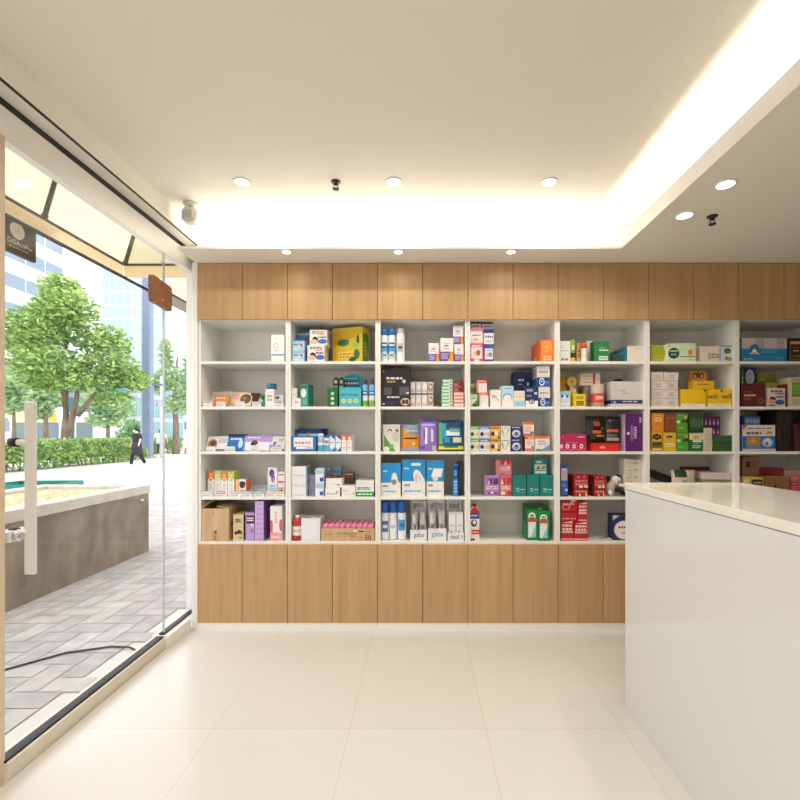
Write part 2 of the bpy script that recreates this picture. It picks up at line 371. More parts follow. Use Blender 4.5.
# ================================================================ white counter
t = thing('sales_counter', 'glossy white sales counter standing in the right foreground', 'counter', (1.2445, 1.2, 0))
MB().box(-.2715, .2715, -.85, .933, 0, 1.036, GLOSS, .001).build('counter_body', t)
MB().box(-.2735, .2735, -.85, .935, 1.039, 1.07, M('e8e3d8', .06, name='counter_top_gloss'), .0015).build('counter_top', t)
MB().box(-.266, .266, -.845, .928, 1.0355, 1.0395, M('6e6a64', .6)).build('shadow_gap', t)

# ================================================================ outside the glass
GZ = -.03
pv = [noisy('paver_a', 'aaa6a4', 'bcb8b6', (9, 9, 9), .9), noisy('paver_b', 'a3a09f', 'b4b1b0', (9, 9, 9), .9), noisy('paver_c', 'b1adaa', 'c2bfbc', (9, 9, 9), .9)]
mb = MB().box(-40, XL-.06, -6, 120, GZ-.1, GZ-.006, noisy('pale_pavement', 'c9c6bf', 'd8d6d0', (1, 1, 1), .9))
W = .14; g = .003
for i in range(0, 36):
    for j in range(0, 62):
        m = (i-j) % 4; x = -6.6+i*W; y = .5+j*W
        if x+2*W > XL-.06: continue
        if m == 0: a, b, c, d = x+g, x+2*W-g, y+g, y+W-g
        elif m == 3: a, b, c, d = x+g, x+W-g, y+g, y+2*W-g
        else: continue
        mb.add([(a, c, GZ), (b, c, GZ), (b, d, GZ), (a, d, GZ)], [(0, 1, 2, 3)], random.choice(pv))
struct('pavement', mb)
struct('ground', MB().box(-300, 60, 120, 400, GZ-.2, GZ-.02, M('d0cdc6', .9)).box(-300, -40, -20, 120, GZ-.2, GZ-.02, M('d0cdc6', .9)))
mb = MB()
pts = [(-2.75, 1.2, GZ+.008), (-2.62, 2.0, GZ+.008), (-2.40, 2.45, GZ+.008), (-2.14, 2.72, GZ+.008), (-1.92, 2.80, GZ+.008), (-1.80, 2.79, GZ+.008), (-1.66, 2.70, GZ+.008)]
tag(mb.tube(pts, .006, BLACKM, 8).build('power_cable'), 'thin black cable lying across the pavers outside the door', 'cable')
# planter
t = thing('planter_wall', 'long grey concrete planter with pale coping outside the glass', 'planter', (-3.07, 5.13, GZ))
MB().box(-1.2, -.015, -6.5, -.012, 0, .66, CONCRETE).build('planter_body', t)
MB().box(-.16, .0, -6.5, 0, .66, .755, CAPSTONE, .006).box(-1.22, -1.06, -6.5, 0, .66, .755, CAPSTONE, .006).box(-1.06, -.16, -.16, 0, .66, .755, CAPSTONE, .006).build('coping', t)
so = MB().box(-1.06, -.16, -6.5, -.16, .655, .72, noisy('dry_soil', 'b59a72', 'd9c7a2', (25, 25, 25), .95, 8)).build('soil', t)
mb = MB(); gm = [leaf_mat('straw', 'd8c48e'), leaf_mat('weed_green', '93b25c')]
for i in range(500):
    x = random.uniform(-1.03, -.2); y = random.uniform(-4.5, -.2); a = random.uniform(0, 6.28); l = random.uniform(.03, .09)
    mb.add([(x, y, .72), (x+.01*math.sin(a), y+.01*math.cos(a), .72), (x+l*math.cos(a), y+l*math.sin(a), .72+l*.6)], [(0, 1, 2)], gm[random.random() > .72])
o = mb.build('dry_grass', so); o['kind'] = 'stuff'
MB().lathe([(.014, 0), (.014, .03), (0, .034)], STEEL, seg=14, mx=Matrix.Translation((-.016, -.17, .60)) @ Matrix.Rotation(R(90), 4, 'Y')).build('wall_stud', t)
# flat papers and crate on the planter
for i, (x, y, rz, c, lb) in enumerate(((-3.76, 5.05, .1, '5f92c8', 'pale blue leaflet lying on the planter coping nearer the soil'), (-3.40, 5.05, -.12, 'a884b8', 'lilac and white leaflet lying on the planter coping nearest its end corner'))):
    o = MB().box(-.16, .16, -.06, .06, 0, .004, 'white').build('leaflet', None, (x, y, GZ+.756), rz)
    p = MB().box(-.14, .14, -.05, .03, .004, .0048, c).box(-.09, -.01, .035, .055, .004, .0048, 'rose').build('print', o); tag(o, lb, 'leaflet', 'leaflets on the planter')
t = thing('plastic_crate', 'teal plastic crate behind the concrete planter', 'crate', (-5.0, 5.85, GZ), .04)
cm = M('11806f', .5)
mb = MB()
for a, b, c, d in ((-.42, .42, -.28, -.26), (-.42, .42, .26, .28), (-.42, -.40, -.26, .26), (.40, .42, -.26, .26)):
    mb.box(a, b, c, d, .62, .70, cm, .003); mb.box(a, b, c, d, 0, .46, cm, .003)
for i in range(13):
    x = -.40+i*.0665; mb.box(x-.012, x+.012, -.278, -.262, .46, .62, cm); mb.box(x-.012, x+.012, .262, .278, .46, .62, cm)
for i in range(9):
    y = -.25+i*.0625; mb.box(-.418, -.402, y-.012, y+.012, .46, .62, cm); mb.box(.402, .418, y-.012, y+.012, .46, .62, cm)
mb.build('crate_sides', t); MB().box(-.41, .41, -.27, .27, 0, .02, cm).build('crate_bottom', t)

# awnings
CANVAS = cloth_mat('cream_canvas', 'e6ddc0'); DARKBAR = M('4a4432', .5, name='dark_bronze')
def awning(label, y0, y1, xr, zr, ribs, val_mat, name='awning'):
    t = thing(name, label, 'awning', (XL-.17, y1, zr)); ox, oy = XL-.17, y1; dx = xr-ox; top = 1.42; q = y0-y1
    mb = MB(); th = .003
    n = 10
    for i in range(n):   # slightly sagging cloth
        for sgn in (0,):
            u0, u1 = i/n, (i+1)/n
            p = lambda u: (dx*(1-u), top*u-.03*math.sin(math.pi*u))
            (xa, za), (xb, zb) = p(u0), p(u1)
            mb.add([(xa, q, za), (xb, q, zb), (xb, 0, zb), (xa, 0, za)], [(0, 1, 2, 3)], CANVAS, True)
    mb.add([(dx, 0, 0), (0, 0, 0), (0, 0, top)], [(0, 1, 2)], CANVAS).build('canvas', t)
    vb = MB().box(dx-.012, dx-.009, q, 0, -.095, .004, val_mat); vb.box(dx, .125, -.0015, .0015, -.095, .004, val_mat).build('valance', t)
    MB().tube([(dx, q, 0), (dx, 0, 0)], .009, DARKBAR, 8).build('front_rail', t)
    MB().tube([(dx, 0, 0), (.125, 0, 0)], .009, DARKBAR, 8).build('side_rail', t)
    for y in ribs: MB().box(dx*.985, dx*.985+.02, y-oy-.014, y-oy+.014, 0, .02, DARKBAR, mx=None).tube([(dx+.012, y-oy, 0), (.012, y-oy, top-.03)], .013, DARKBAR, 6).build('rib', t)
    for k in range(8): MB().ell((dx-.006, q*.08*k-.12, -.05), (.007, .007, .007), M('f7f4e8', .4), 8, 5).build('snap_button', t)
    return t
awning('cream canvas awning with dark ribs over the shop front', -.5, 3.27, -2.15, 2.53, (.6, 1.4, 2.0, 2.56, 3.262), cloth_mat('valance_cloth', 'f6ead0'))
awning('cream awning with grey valance on the neighbouring shop front', 3.80, 6.2, -2.15, 2.51, (4.6, 5.4, 6.19), cloth_mat('grey_valance', 'b9b4b0'), 'awning')
struct('wall_neighbour', MB().box(XL-.16, XL-.04, 3.48, 6.4, -.05, 4.4, PLASTER))
# sign hung under the awning
t = thing('shop_sign', 'dark brown hanging shop sign with clock face under the awning', 'sign', (-2.2, 2.567, 2.275))
MB().box(-.012, .012, -.42, 0, 0, .175, M('3b2c22', .5), .003).build('board', t)
mb = MB(); Q = lambda y, z: (.0128, y, z)
mb.add([(.0126, -.122+.045*math.cos(a*math.pi/12), .128+.045*math.sin(a*math.pi/12)) for a in range(24)], [tuple(range(24))], 'cfc6b4')
for a in range(6):
    an = a*math.pi/6; cy, cz, s_ = -.122, .128, math.sin(an)
    mb.tube([(.0130, cy-.04*math.cos(an), cz-.04*s_), (.0130, cy+.04*math.cos(an), cz+.04*s_)], .0009, 'b4aa96', 4)
mb.ell((.0132, -.122, .128), (.001, .004, .004), 'black', 8, 5).build('clock_face', t)
mb = MB(); vs, fs = text_mesh('GIGAcoffee'); mb.add([(.0128, -.105+x*.155, .062+y*.026) for x, y in vs], fs, 'd8cfbf')
for a in range(6): mb.box(.0126, .0129, -.17+a*.02, -.156+a*.02, .03, .037, 'b8ad9c')
mb.build('lettering', t)
MB().box(-.02, .02, -.42, .10, .205, .24, M('c9c6c0', .5), .003).build('hanger_bar', t)
for y in (-.38, -.04): MB().box(-.005, .005, y-.012, y+.012, .17, .21, BLACKM).build('hanger', t)
MB().box(-.004, .03, -.3, -.28, .235, .262, BLACKM).build('clip', t)
# wooden board on the glass
t = thing('door_sign', 'small rounded wooden sign hanging on the glass door seam', 'sign', (XL+.034, 2.665, 2.13))
pr = []
for cx, cz, a0 in ((.105, .058, 0), (-.105, .058, 90), (-.105, -.058, 180), (.105, -.058, 270)):
    for k in range(5): a = R(a0+k*22.5); pr.append((cx+.018*math.cos(a), cz+.018*math.sin(a)))
MB().prism(pr, -.012, .012, noisy('walnut_board', '7a4a2c', '93603c', (2, 40, 30), .5), mx=Matrix.Rotation(R(90+6), 4, 'Z')).build('board', t)
MB().tube([(-.02, .07, .02), (-.02, .07, .22)], .002, M('8a7a60', .6), 6).build('cord', t)
MB().lathe([(.016, 0), (.012, .006), (.004, .009)], 'lgrey', seg=14, mx=Matrix.Translation((-.028, .07, .22)) @ Matrix.Rotation(R(90), 4, 'Y')).build('suction_hook', t)
mb = MB()
for i in range(3): mb.box(-.0005, .0005, -.015+i*.012, -.007+i*.012, -.005, .005, 'c9a27c', mx=Matrix.Translation((.0125, 0, -.035)) @ Matrix.Rotation(R(6), 4, 'Z'))
mb.build('small_print', t)

# greenery
LEAF = [leaf_mat('leaf_light', 'c4da8c'), leaf_mat('leaf_mid', '98bd6a'), leaf_mat('leaf_dark', '6d9653')]
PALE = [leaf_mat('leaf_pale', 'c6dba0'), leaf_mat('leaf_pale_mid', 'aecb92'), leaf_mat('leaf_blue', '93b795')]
BARK = noisy('bark', '6c5f50', '8d7f6c', (9, 9, 2), .95, 6)
def leaves(mb, blobs, n, size, mats, rnd):
    tot = sum(b[3]*b[4] for b in blobs)
    for (x, y, z, r, rz) in blobs:
        for i in range(int(n*r*rz/tot)):
            u = rnd.uniform(-1, 1); a = rnd.uniform(0, 6.283); q = math.sqrt(1-u*u); d = rnd.random()**.45
            c = Vector((x+r*d*q*math.cos(a), y+r*d*q*math.sin(a), z+rz*d*u)); s = size*rnd.uniform(.6, 1.3)
            t1 = Vector((rnd.gauss(0, 1), rnd.gauss(0, 1), rnd.gauss(0, .5))).normalized(); t2 = t1.cross(Vector((rnd.gauss(0, 1), rnd.gauss(0, 1), rnd.gauss(0, 1)))).normalized(); t3 = t1.cross(t2)*.18
            mb.add([c-t1*s, c-t2*s*.5+t3*s, c+t1*s, c+t2*s*.5+t3*s], [(0, 1, 2), (0, 2, 3)], rnd.choice(mats))
def tree(label, x, y, stems, blobs, n, size, mats, name='street_tree', seed=1):
    rnd = random.Random(seed); t = thing(name, label, 'tree', (x, y, GZ), 0, 'street trees')
    mb = MB()
    for pts, r0, r1 in stems:
        k = len(pts); mb.tube(pts, [r0+(r1-r0)*i/(k-1) for i in range(k)], BARK, 9)
    mb.build('trunk', t); mb = MB(); leaves(mb, blobs, n, size, mats, rnd); mb.build('foliage', t)
s = 20.5/450
def bl(px, py, rx, ry, dy=0): return ((px-67)*s, dy, (441-py)*s, rx*s, ry*s)
tree('big leafy street tree with two joined trunks behind the hedge', PX(66, 20.5), 20.5,
    [([(0, 0, 0), (.02, .02, 1.5), (-.10, .05, 3.2), (-.2, .1, 4.6), (.1, .1, 6.5)], .27, .05), ([(.12, 0, .0), (.18, 0, 1.7), (.42, .1, 3.0), (.5, .1, 4.8)], .2, .05),
     ([(.45, .1, 2.2), (1.0, 0, 2.75), (1.5, -.1, 3.3), (1.7, -.1, 4.2)], .13, .04), ([(-.15, 0, 3.6), (-1.2, .2, 5.2)], .1, .03), ([(.4, 0, 4.2), (1.6, .2, 5.6)], .1, .03)],
    [bl(62, 268, 20, 16), bl(46, 290, 24, 18, .5), bl(80, 290, 26, 20, -.6), bl(58, 312, 34, 20, -1), bl(28, 322, 20, 13), bl(100, 318, 26, 18, .3), bl(30, 345, 26, 14, .6), bl(70, 345, 36, 18, -1), bl(112, 345, 26, 16, 0),
     bl(128, 356, 18, 13, .4), bl(45, 362, 22, 8, .2), bl(98, 362, 28, 10, -.5), bl(118, 374, 14, 6), bl(92, 376, 12, 5, .8)], 13500, .125, LEAF, seed=3)
s = 30/450
def b2(px, py, rx, ry, dy=0): return ((px-176)*s, dy, (441-py)*s, rx*s, ry*s)
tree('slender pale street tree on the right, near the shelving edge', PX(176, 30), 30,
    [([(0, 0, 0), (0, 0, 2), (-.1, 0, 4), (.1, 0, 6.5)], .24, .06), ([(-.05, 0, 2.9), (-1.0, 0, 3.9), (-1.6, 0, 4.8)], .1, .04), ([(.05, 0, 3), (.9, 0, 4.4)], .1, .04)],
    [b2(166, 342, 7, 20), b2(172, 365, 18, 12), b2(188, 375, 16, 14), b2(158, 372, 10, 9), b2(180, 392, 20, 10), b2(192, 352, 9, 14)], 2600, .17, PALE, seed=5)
s = 40/450
def b3(c, px, py, rx, ry): return ((px-c)*s, 0, (440-py)*s, rx*s, ry*s)
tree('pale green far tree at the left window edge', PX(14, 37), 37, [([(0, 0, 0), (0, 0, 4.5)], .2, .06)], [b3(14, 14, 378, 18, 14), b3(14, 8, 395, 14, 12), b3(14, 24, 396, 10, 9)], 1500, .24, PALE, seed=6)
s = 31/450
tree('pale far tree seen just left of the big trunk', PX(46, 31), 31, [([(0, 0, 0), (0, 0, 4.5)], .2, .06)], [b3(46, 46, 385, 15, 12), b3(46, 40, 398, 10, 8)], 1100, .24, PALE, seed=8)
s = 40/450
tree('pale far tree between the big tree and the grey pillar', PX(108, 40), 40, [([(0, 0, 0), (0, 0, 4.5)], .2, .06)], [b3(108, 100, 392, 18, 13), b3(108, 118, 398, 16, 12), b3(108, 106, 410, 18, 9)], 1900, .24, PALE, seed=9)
t = thing('garden_bush', 'round green bush left of the tall grey pillar', 'bush', (PX(132, 32), 32, GZ)); mb = MB(); s = 30/450
leaves(mb, [(0, 0, 1.2, 1.0, 1.15), (.6, 0, .9, .6, .8)], 1400, .14, LEAF[1:]+PALE[2:], random.Random(11)); mb.build('foliage', t)
MB().tube([(0, 0, 0), (0, 0, 1.2)], .06, BARK).build('stem', t)
def hedge(label, x0, x1, y0, y1, h, n, seed):
    t = thing('hedge', label, 'hedge', ((x0+x1)/2, y0, GZ), 0, 'clipped hedges'); rnd = random.Random(seed); a = (x1-x0)/2; L_ = y1-y0
    mb = MB()
    for i in range(n):
        u = rnd.random()
        if u < .55: c = Vector((a+rnd.gauss(0, .05), rnd.uniform(0, L_), rnd.uniform(.06, h)))
        elif u < .9: c = Vector((rnd.uniform(-a, a), rnd.uniform(0, L_), h+rnd.gauss(0, .05)))
        else: c = Vector((rnd.uniform(-a, a), rnd.choice((0, L_))+rnd.gauss(0, .04), rnd.uniform(.05, h)))
        if c.z < .35 and rnd.random() < .55: continue
        t1 = Vector((rnd.gauss(0, 1), rnd.gauss(0, 1), rnd.gauss(0, 1))).normalized(); t2 = t1.cross(Vector((rnd.gauss(0, 1), rnd.gauss(0, 1), rnd.gauss(0, 1)))).normalized(); s_ = rnd.uniform(.05, .11)
        mb.add([c-t1*s_, c-t2*s_*.55, c+t1*s_, c+t2*s_*.55], [(0, 1, 2, 3)], rnd.choice(LEAF))
    mb.build('foliage', t)
    mb = MB(); k = 0; y = .2
    while y < L_:
        x = rnd.uniform(-a*.5, a*.7); mb.tube([(x, y, 0), (x+rnd.uniform(-.1, .1), y+rnd.uniform(-.1, .1), h*.6), (x+rnd.uniform(-.2, .2), y+rnd.uniform(-.2, .2), h*.95)], [.035, .02, .01], BARK, 6); y += .22
    mb.box(-a+.12, a-.14, .1, L_-.1, .3, h-.1, noisy('hedge_twigs', '4f6b38', '6f8a4a', (9, 9, 9), .95)); mb.build('branches', t)
hedge('long clipped green hedge along the pavement outside', -15.3, -14.2, 13.0, 22.3, 1.02, 9000, 21)
hedge('short clipped hedge beyond the walking person in black', -18.3, -17.4, 27.0, 33.0, 1.0, 2400, 22)
hedge('low clipped hedge strip between the two taller hedges', -15.2, -14.7, 22.6, 24.2, .55, 1300, 23)
mb = MB(); fl = [leaf_mat('blossom_pink', 'eec0c4'), leaf_mat('blossom_white', 'f4efec'), leaf_mat('blossom_red', 'd98a8c')]
leaves(mb, [(x*.8, 0, .55, .55, .45) for x in range(-4, 5)], 900, .11, fl+LEAF[:1], random.Random(31))
tag(mb.build('flower_bed', None, (PX(34, 27), 27, GZ)), 'bed of pink and white flowers behind the long hedge', 'flowers', None, 'stuff')
# pillar, pole, rail, barrier
t = thing('utility_pillar', 'tall blue-grey steel pillar rising behind the hedge', 'pillar', (PX(147.5, 25), 25, GZ))
MB().box(-.24, .24, -.2, .2, 0, 13, M('76869f', .5), .03).build('shaft', t); MB().box(-.255, -.17, -.215, .1, 0, 13, M('a9b8cc', .5), .01).build('lit_left_face', t)  # pale strip: light on the shaft's left face put into colour
MB().box(.2, .85, -.04, .04, 4.0, 4.12, M('76869f', .5)).build('arm', t); MB().box(-.34, .34, -.3, .3, 0, .12, M('9a9a98', .7), .02).build('base', t)
t = thing('street_pole', 'slim white pole beside the glass seam, right of the pillar', 'pole', (PX(161.5, 25.7), 25.7, GZ))
MB().lathe([(.09, 0), (.08, 4.6), (0, 4.65)], M('e4e8ea', .5)).build('shaft', t); MB().box(-.14, .14, -.1, .1, 2.9, 3.3, M('d3dade', .5), .02).build('box', t)
t = thing('guard_rail', 'grey roadside guard rail behind the hedge', 'railing', (PX(110, 35), 35, GZ)); 
for k in range(4): MB().box(-5+k*3.3, -4.9+k*3.3, -.05, .05, 0, 1.0, M('aeb2b4', .5), .01).build('post', t)
for z in (.55, .9): MB().box(-5.2, 5.2, -.02, .02, z, z+.1, M('b9bdbf', .5), .01).build('rail', t)
t = thing('traffic_barrier', 'small red and white barrier on the pale pavement', 'barrier', (PX(189, 30.5), 30.5, GZ))
MB().box(-.28, .28, -.05, .05, .2, .42, 'd9626a', .01).box(-.06, .06, -.052, .052, .24, .38, 'white').build('board', t)
for x in (-.2, .2): MB().box(x-.03, x+.03, -.2, .2, 0, .2, 'd9626a', .01).build('foot', t)

# buildings
GL = M('768c9a', .1, 0, .8, 'office_glass'); GLT = M('5f979e', .12, 0, .8, 'teal_glass'); GLP = M('9dbccd', .12, 0, .8, 'pale_glass'); FAC = M('e9e9e6', .8, name='white_cladding'); FACG = M('b9bec2', .8, name='grey_cladding')
def building(label, x0, x1, y0, y1, h, floors, wall, glass, bays, sill=.35, name='office_building'):
    t = thing(name, label, 'building', ((x0+x1)/2, (y0+y1)/2, GZ)); a, b = (x1-x0)/2, (y1-y0)/2; fh = h/floors
    MB().box(-a, a, -b, b, 0, h, wall).build('wall', t)
    for f in range(floors):
        mb = MB().box(-a+.5, a+.06, -b-.06, b-.5, f*fh+fh*sill, f*fh+fh*.92, glass)
        for k in range(bays+1):
            y = -b+(2*b-.6)*k/bays; mb.box(a+.0, a+.1, y-.06, y+.06, f*fh+fh*sill, f*fh+fh*.92, wall)
            x = -a+.5+(2*a-.6)*k/bays; mb.box(x-.06, x+.06, -b-.1, -b, f*fh+fh*sill, f*fh+fh*.92, wall)
        mb.build('window', t)
    MB().box(-a-.1, a+.1, -b-.1, b+.1, h, h+.4, wall).build('parapet', t)
building('white office block with grey window bands at left behind the big tree', -72, -52, 50, 66, 33, 9, FAC, GL, 5, .45)
building('low teal glazed block behind the street trees', -64, -44, 70, 84, 11, 3, FACG, GLT, 6, .12)
building('tall pale blue glass tower behind the big tree', -78, -70.5, 110, 126, 46, 14, M('d5e3ec', .5), GLP, 4, .08, 'office_tower')
building('far white low building right of the grey pillar', -62, -46, 92, 104, 12.5, 3, FAC, GL, 5, .55)
t = thing('street_shop', 'white single-storey shop with yellow sign across the road', 'shop', (PX(50, 42), 44.5, GZ))
MB().box(-4.2, 4.0, -2, 2, 0, 3.4, FAC).build('wall', t); MB().box(-4.2, 0.2, -2.15, -2, 2.55, 3.3, M('f2e3a0', .5)).box(-.9, .2, -2.2, -2.14, 2.55, 3.3, M('f0b93a', .5)).build('sign_board', t)
mb = MB(); vs, fs = text_mesh('||=|||=|'); mb.box(.6, 3.8, -2.15, -2, 2.6, 3.25, M('f6f6f4', .5)).build('fascia', t)
for a, b in ((-3.9, -2.6), (-2.4, -1.0), (-.6, .4), (.7, 1.9), (2.1, 3.6)): MB().box(a, b, -2.06, -1.98, .3, 2.4, M('6f8486', .2), .02).build('shop_window', t)

# people
def skin(name, verts, edges, rad, mat, parent, root=0, sub=1):
    me = bpy.data.meshes.new(name); me.from_pydata(verts, edges, []); me.materials.append(mat); o = bpy.data.objects.new(name, me); COL.objects.link(o); o.parent = parent
    o.modifiers.new('skin', 'SKIN'); me.skin_vertices[0].data
    for i, r in enumerate(rad):
        d = me.skin_vertices[0].data[i]; d.radius = (r, r) if not isinstance(r, tuple) else r; d.use_root = (i == root)
    s_ = o.modifiers.new('sub', 'SUBSURF'); s_.levels = sub; s_.render_levels = sub
    o.modifiers['skin'].use_smooth_shade = True
    return o
def person(label, x, y, rz, hgt, top, trou, topkind, hair):
    t = thing('person', label, 'person', (x, y, GZ), rz, 'people outside'); k = hgt/1.7; sk = M('e9c6ae', .6)
    V = [(0, 0, .95), (0, 0, 1.12), (0, .01, 1.32), (0, .0, 1.46), (0, -.03, 1.56), (0, -.04, 1.64),                       # 0-5 pelvis .. head
         (-.2, 0, 1.40), (-.33, .06, 1.17), (-.40, -.04, .95), (-.41, -.08, .87), (.2, 0, 1.40), (.35, -.06, 1.19), (.42, -.16, 1.0), (.43, -.2, .92),   # arms 6-13
         (-.09, -.02, .88), (-.10, -.14, .50), (-.09, -.20, .10), (-.09, -.30, .05), (.09, .02, .88), (.10, .10, .50), (.09, .30, .14), (.09, .23, .05)]
    E = [(0, 1), (1, 2), (2, 3), (3, 4), (4, 5), (2, 6), (6, 7), (7, 8), (8, 9), (2, 10), (10, 11), (11, 12), (12, 13), (0, 14), (14, 15), (15, 16), (16, 17), (0, 18), (18, 19), (19, 20), (20, 21)]
    rad = [(.14, .10), (.13, .09), (.14, .09), .055, (.072, .085), (.06, .075), .052, .04, .03, .036, .052, .04, .03, .036, .085, .055, .036, .035, .085, .055, .036, .035]
    V = [tuple(c*k for c in v) for v in V]; rad = [tuple(c*k for c in r) if isinstance(r, tuple) else r*k for r in rad]
    skin('body', V, E, rad, sk, t)
    cl = M(top, .9); tr = M(trou, .9)
    hem = .52 if topkind == 'dress' else .90
    mb = MB(); mb.lathe([((.2 if hem > .6 else .29)*k, hem*k), (.26*k, .80*k), (.22*k, 1.05*k), (.23*k, 1.3*k), (.21*k, 1.40*k), (.08*k, 1.47*k)], cl, seg=18, sy=.72)
    for a, b in ((6, 7), (10, 11)):
        p, q = Vector(V[a]), Vector(V[b]); mb.tube([p+(p-q)*.12, p, p.lerp(q, .5), p.lerp(q, .85)], [.05*k, .075*k, .075*k, .085*k], cl, 12)
    mb.build('dress' if topkind == 'dress' else 'shirt', t)
    mb = MB()
    for a, b, c in ((14, 15, 16), (18, 19, 20)):
        mb.tube([Vector(V[a])+Vector((0, 0, .05)), V[a], V[b], Vector(V[b]).lerp(Vector(V[c]), .88)], [.10*k, .10*k, .075*k, .06*k], tr, 12)
    mb.build('trousers', t)
    for a, b in ((16, 17), (20, 21)):
        p, q = Vector(V[a]), Vector(V[b]); MB().tube([p+Vector((0, .03, -.02)), p.lerp(q, .5), q+(q-p)*.3], [.045*k, .048*k, .03*k], M('ded6cc', .6), 10).build('shoe', t)
    MB().ell((0, -.02*k, 1.625*k), (.095*k, .11*k, .098*k), M(hair, .7), 16, 10).ell((0, .06*k, 1.56*k), (.085*k, .06*k, .09*k), M(hair, .7), 14, 8).build('hair', t)
    MB().ell((0, -.115*k, 1.555*k), (.055*k, .035*k, .05*k), 'white', 12, 8).build('face_mask', t)
    mb = MB()
    for sx in (-1, 1): mb.ell((sx*.03*k, -.125*k, 1.612*k), (.011*k, .006*k, .007*k), 'black', 8, 6)
    mb.ell((0, -.122*k, 1.595*k), (.01*k, .014*k, .02*k), sk, 8, 6).build('face', t)
    return t
person('person in black tunic and white mask walking past the hedge', PX(137, 18), 18.0, R(-28), 1.58, '23262e', '20222b', 'dress', '1c1714')
person('person in white shirt and dark trousers standing behind the glass seam', PX(160.3, 26.5), 26.5, R(200), 1.60, 'eeeeee', '2c2f3a', 'shirt', '231c18')

# ================================================================ goods on the shelves
rnd = random.Random(12)
SUP = {}      # (bay, row) -> [(x0, x1, y0, y1, top z)]
def place(bay, row, x0, x1, y0, s, d, y1, yaw=0):
    """front-face extents read off the photograph at the depth the thing stands at -> width, height, centre, base height"""
    Y = D0+s; a, b = PX(x0, Y), PX(x1, Y); lo, hi = BX[bay-1]+.0185, BX[bay]-.0185
    if a < lo: b = min(b+(lo-a), hi); a = lo
    if b > hi: a = max(a-(b-hi), lo); b = hi
    if s+d > .312: d = .312-s
    if yaw:
        e = (b-a)/2*math.cos(R(yaw))+d/2*abs(math.sin(R(yaw))); m = (a+b)/2; m = min(max(m, lo+e), hi-e); a, b = m-(b-a)/2, m+(b-a)/2
    z = SZ[row-1]
    if y1:
        zt = PZ(y1, Y); c = [q for q in SUP.get((bay, row), []) if q[0] < b-.004 and q[1] > a+.004 and q[2] < Y+d-.003 and q[3] > Y+.003]
        c = [q[4] for q in c if abs(q[4]-zt) < .035]
        if c: z = max(c)
    top = max(PZ(y0, Y), z+.012)
    SUP.setdefault((bay, row), []).append((a, b, Y, Y+d, top))
    return a+.0008, b-.0008, top-z-.0004, z+.0002, Y, d
def C(bay, row, x0, x1, y0, label, base, dec='', s=.02, d=.1, y1=None, side=None, top=None, yaw=0, name='carton', cat='box', group=None, rough=.5):
    a, b, h, z, Y, d = place(bay, row, x0, x1, y0, s, d, y1, yaw); wd = b-a
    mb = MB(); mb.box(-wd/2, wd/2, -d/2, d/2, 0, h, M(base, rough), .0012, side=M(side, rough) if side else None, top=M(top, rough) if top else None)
    marks(mb, dec, box_frame(wd, d, h), rnd)
    o = mb.build(name, None, ((a+b)/2, Y+d/2, z), R(yaw)); tag(o, label, cat, group); return o
def S(bay, row, x0, x1, ys, labels, base, dec='', jit=0, **k):
    """a stack, ys from top to bottom"""
    for i in range(len(ys)-2, -1, -1):
        j = rnd.uniform(-jit, jit) if jit else 0
        C(bay, row, x0+j, x1+j, ys[i], labels[i], base, dec, y1=(ys[i+1] if i < len(ys)-2 else None), **k)
def flat(bay, row, x0, x1, y0, label, base, dec, s=.05, lean=24, th=.014, group=None, name='flat_pack', z=None, cat='box', side=None):
    """a flat pack leaning back"""
    Y = D0+s; a, b = PX(x0, Y), PX(x1, Y); lo = BX[bay-1]+.02; hi = BX[bay]-.02
    if a < lo: b += lo-a; a = lo
    if b > hi: a -= b-hi; b = hi
    zz = SZ[row-1]; h = (PZ(y0, Y+.05)-zz)/math.cos(R(lean)); wd = b-a
    mb = MB(); mb.box(-wd/2, wd/2, -th, 0, 0, h, M(base), .001, side=M(side) if side else None); fr = box_frame(wd, th, h)
    fr = {k: (v[0]+Vector((0, -th/2, 0)), v[1], v[2], v[3]) for k, v in fr.items()}
    marks(mb, dec, fr, rnd); mx = Matrix.Rotation(R(-lean), 4, 'X'); mb.v = [tuple(mx @ Vector(v)) for v in mb.v]
    mz = min(v[2] for v in mb.v)
    return tag(mb.build(name, None, ((a+b)/2, Y, zz-mz+.0003)), label, cat, group)
def price(bay, row, x0, x1, label, col, col2=None, h=.034, group=None, s=.006):
    Y = D0+s; a, b = PX(x0, Y), PX(x1, Y); wd = b-a; mb = MB()
    mb.box(-wd/2, wd/2, -.001, .001, 0, h, 'white').box(-wd/2, wd/2, 0, .022, 0, .0015, 'white')
    fr = {'F': (Vector((-wd/2, -.001, 0)), Vector((wd, 0, 0)), Vector((0, 0, h)), Vector((0, -1, 0)))}
    marks(mb, 'r .04 .55 .96 .97 %s; d .1 .6 .9 .92 %s 1; d .1 .12 .8 .4 grey 2' % (col, col2 or 'white'), fr, rnd)
    return tag(mb.build('price_tag', None, ((a+b)/2, Y, SZ[row-1]+.0002)), label, 'price tag', group)
def put(bay, row, px, s, z=None):
    """a point on a shelf"""
    Y = D0+s; return (PX(px, Y), Y, (SZ[row-1] if z is None else z)+.0003)
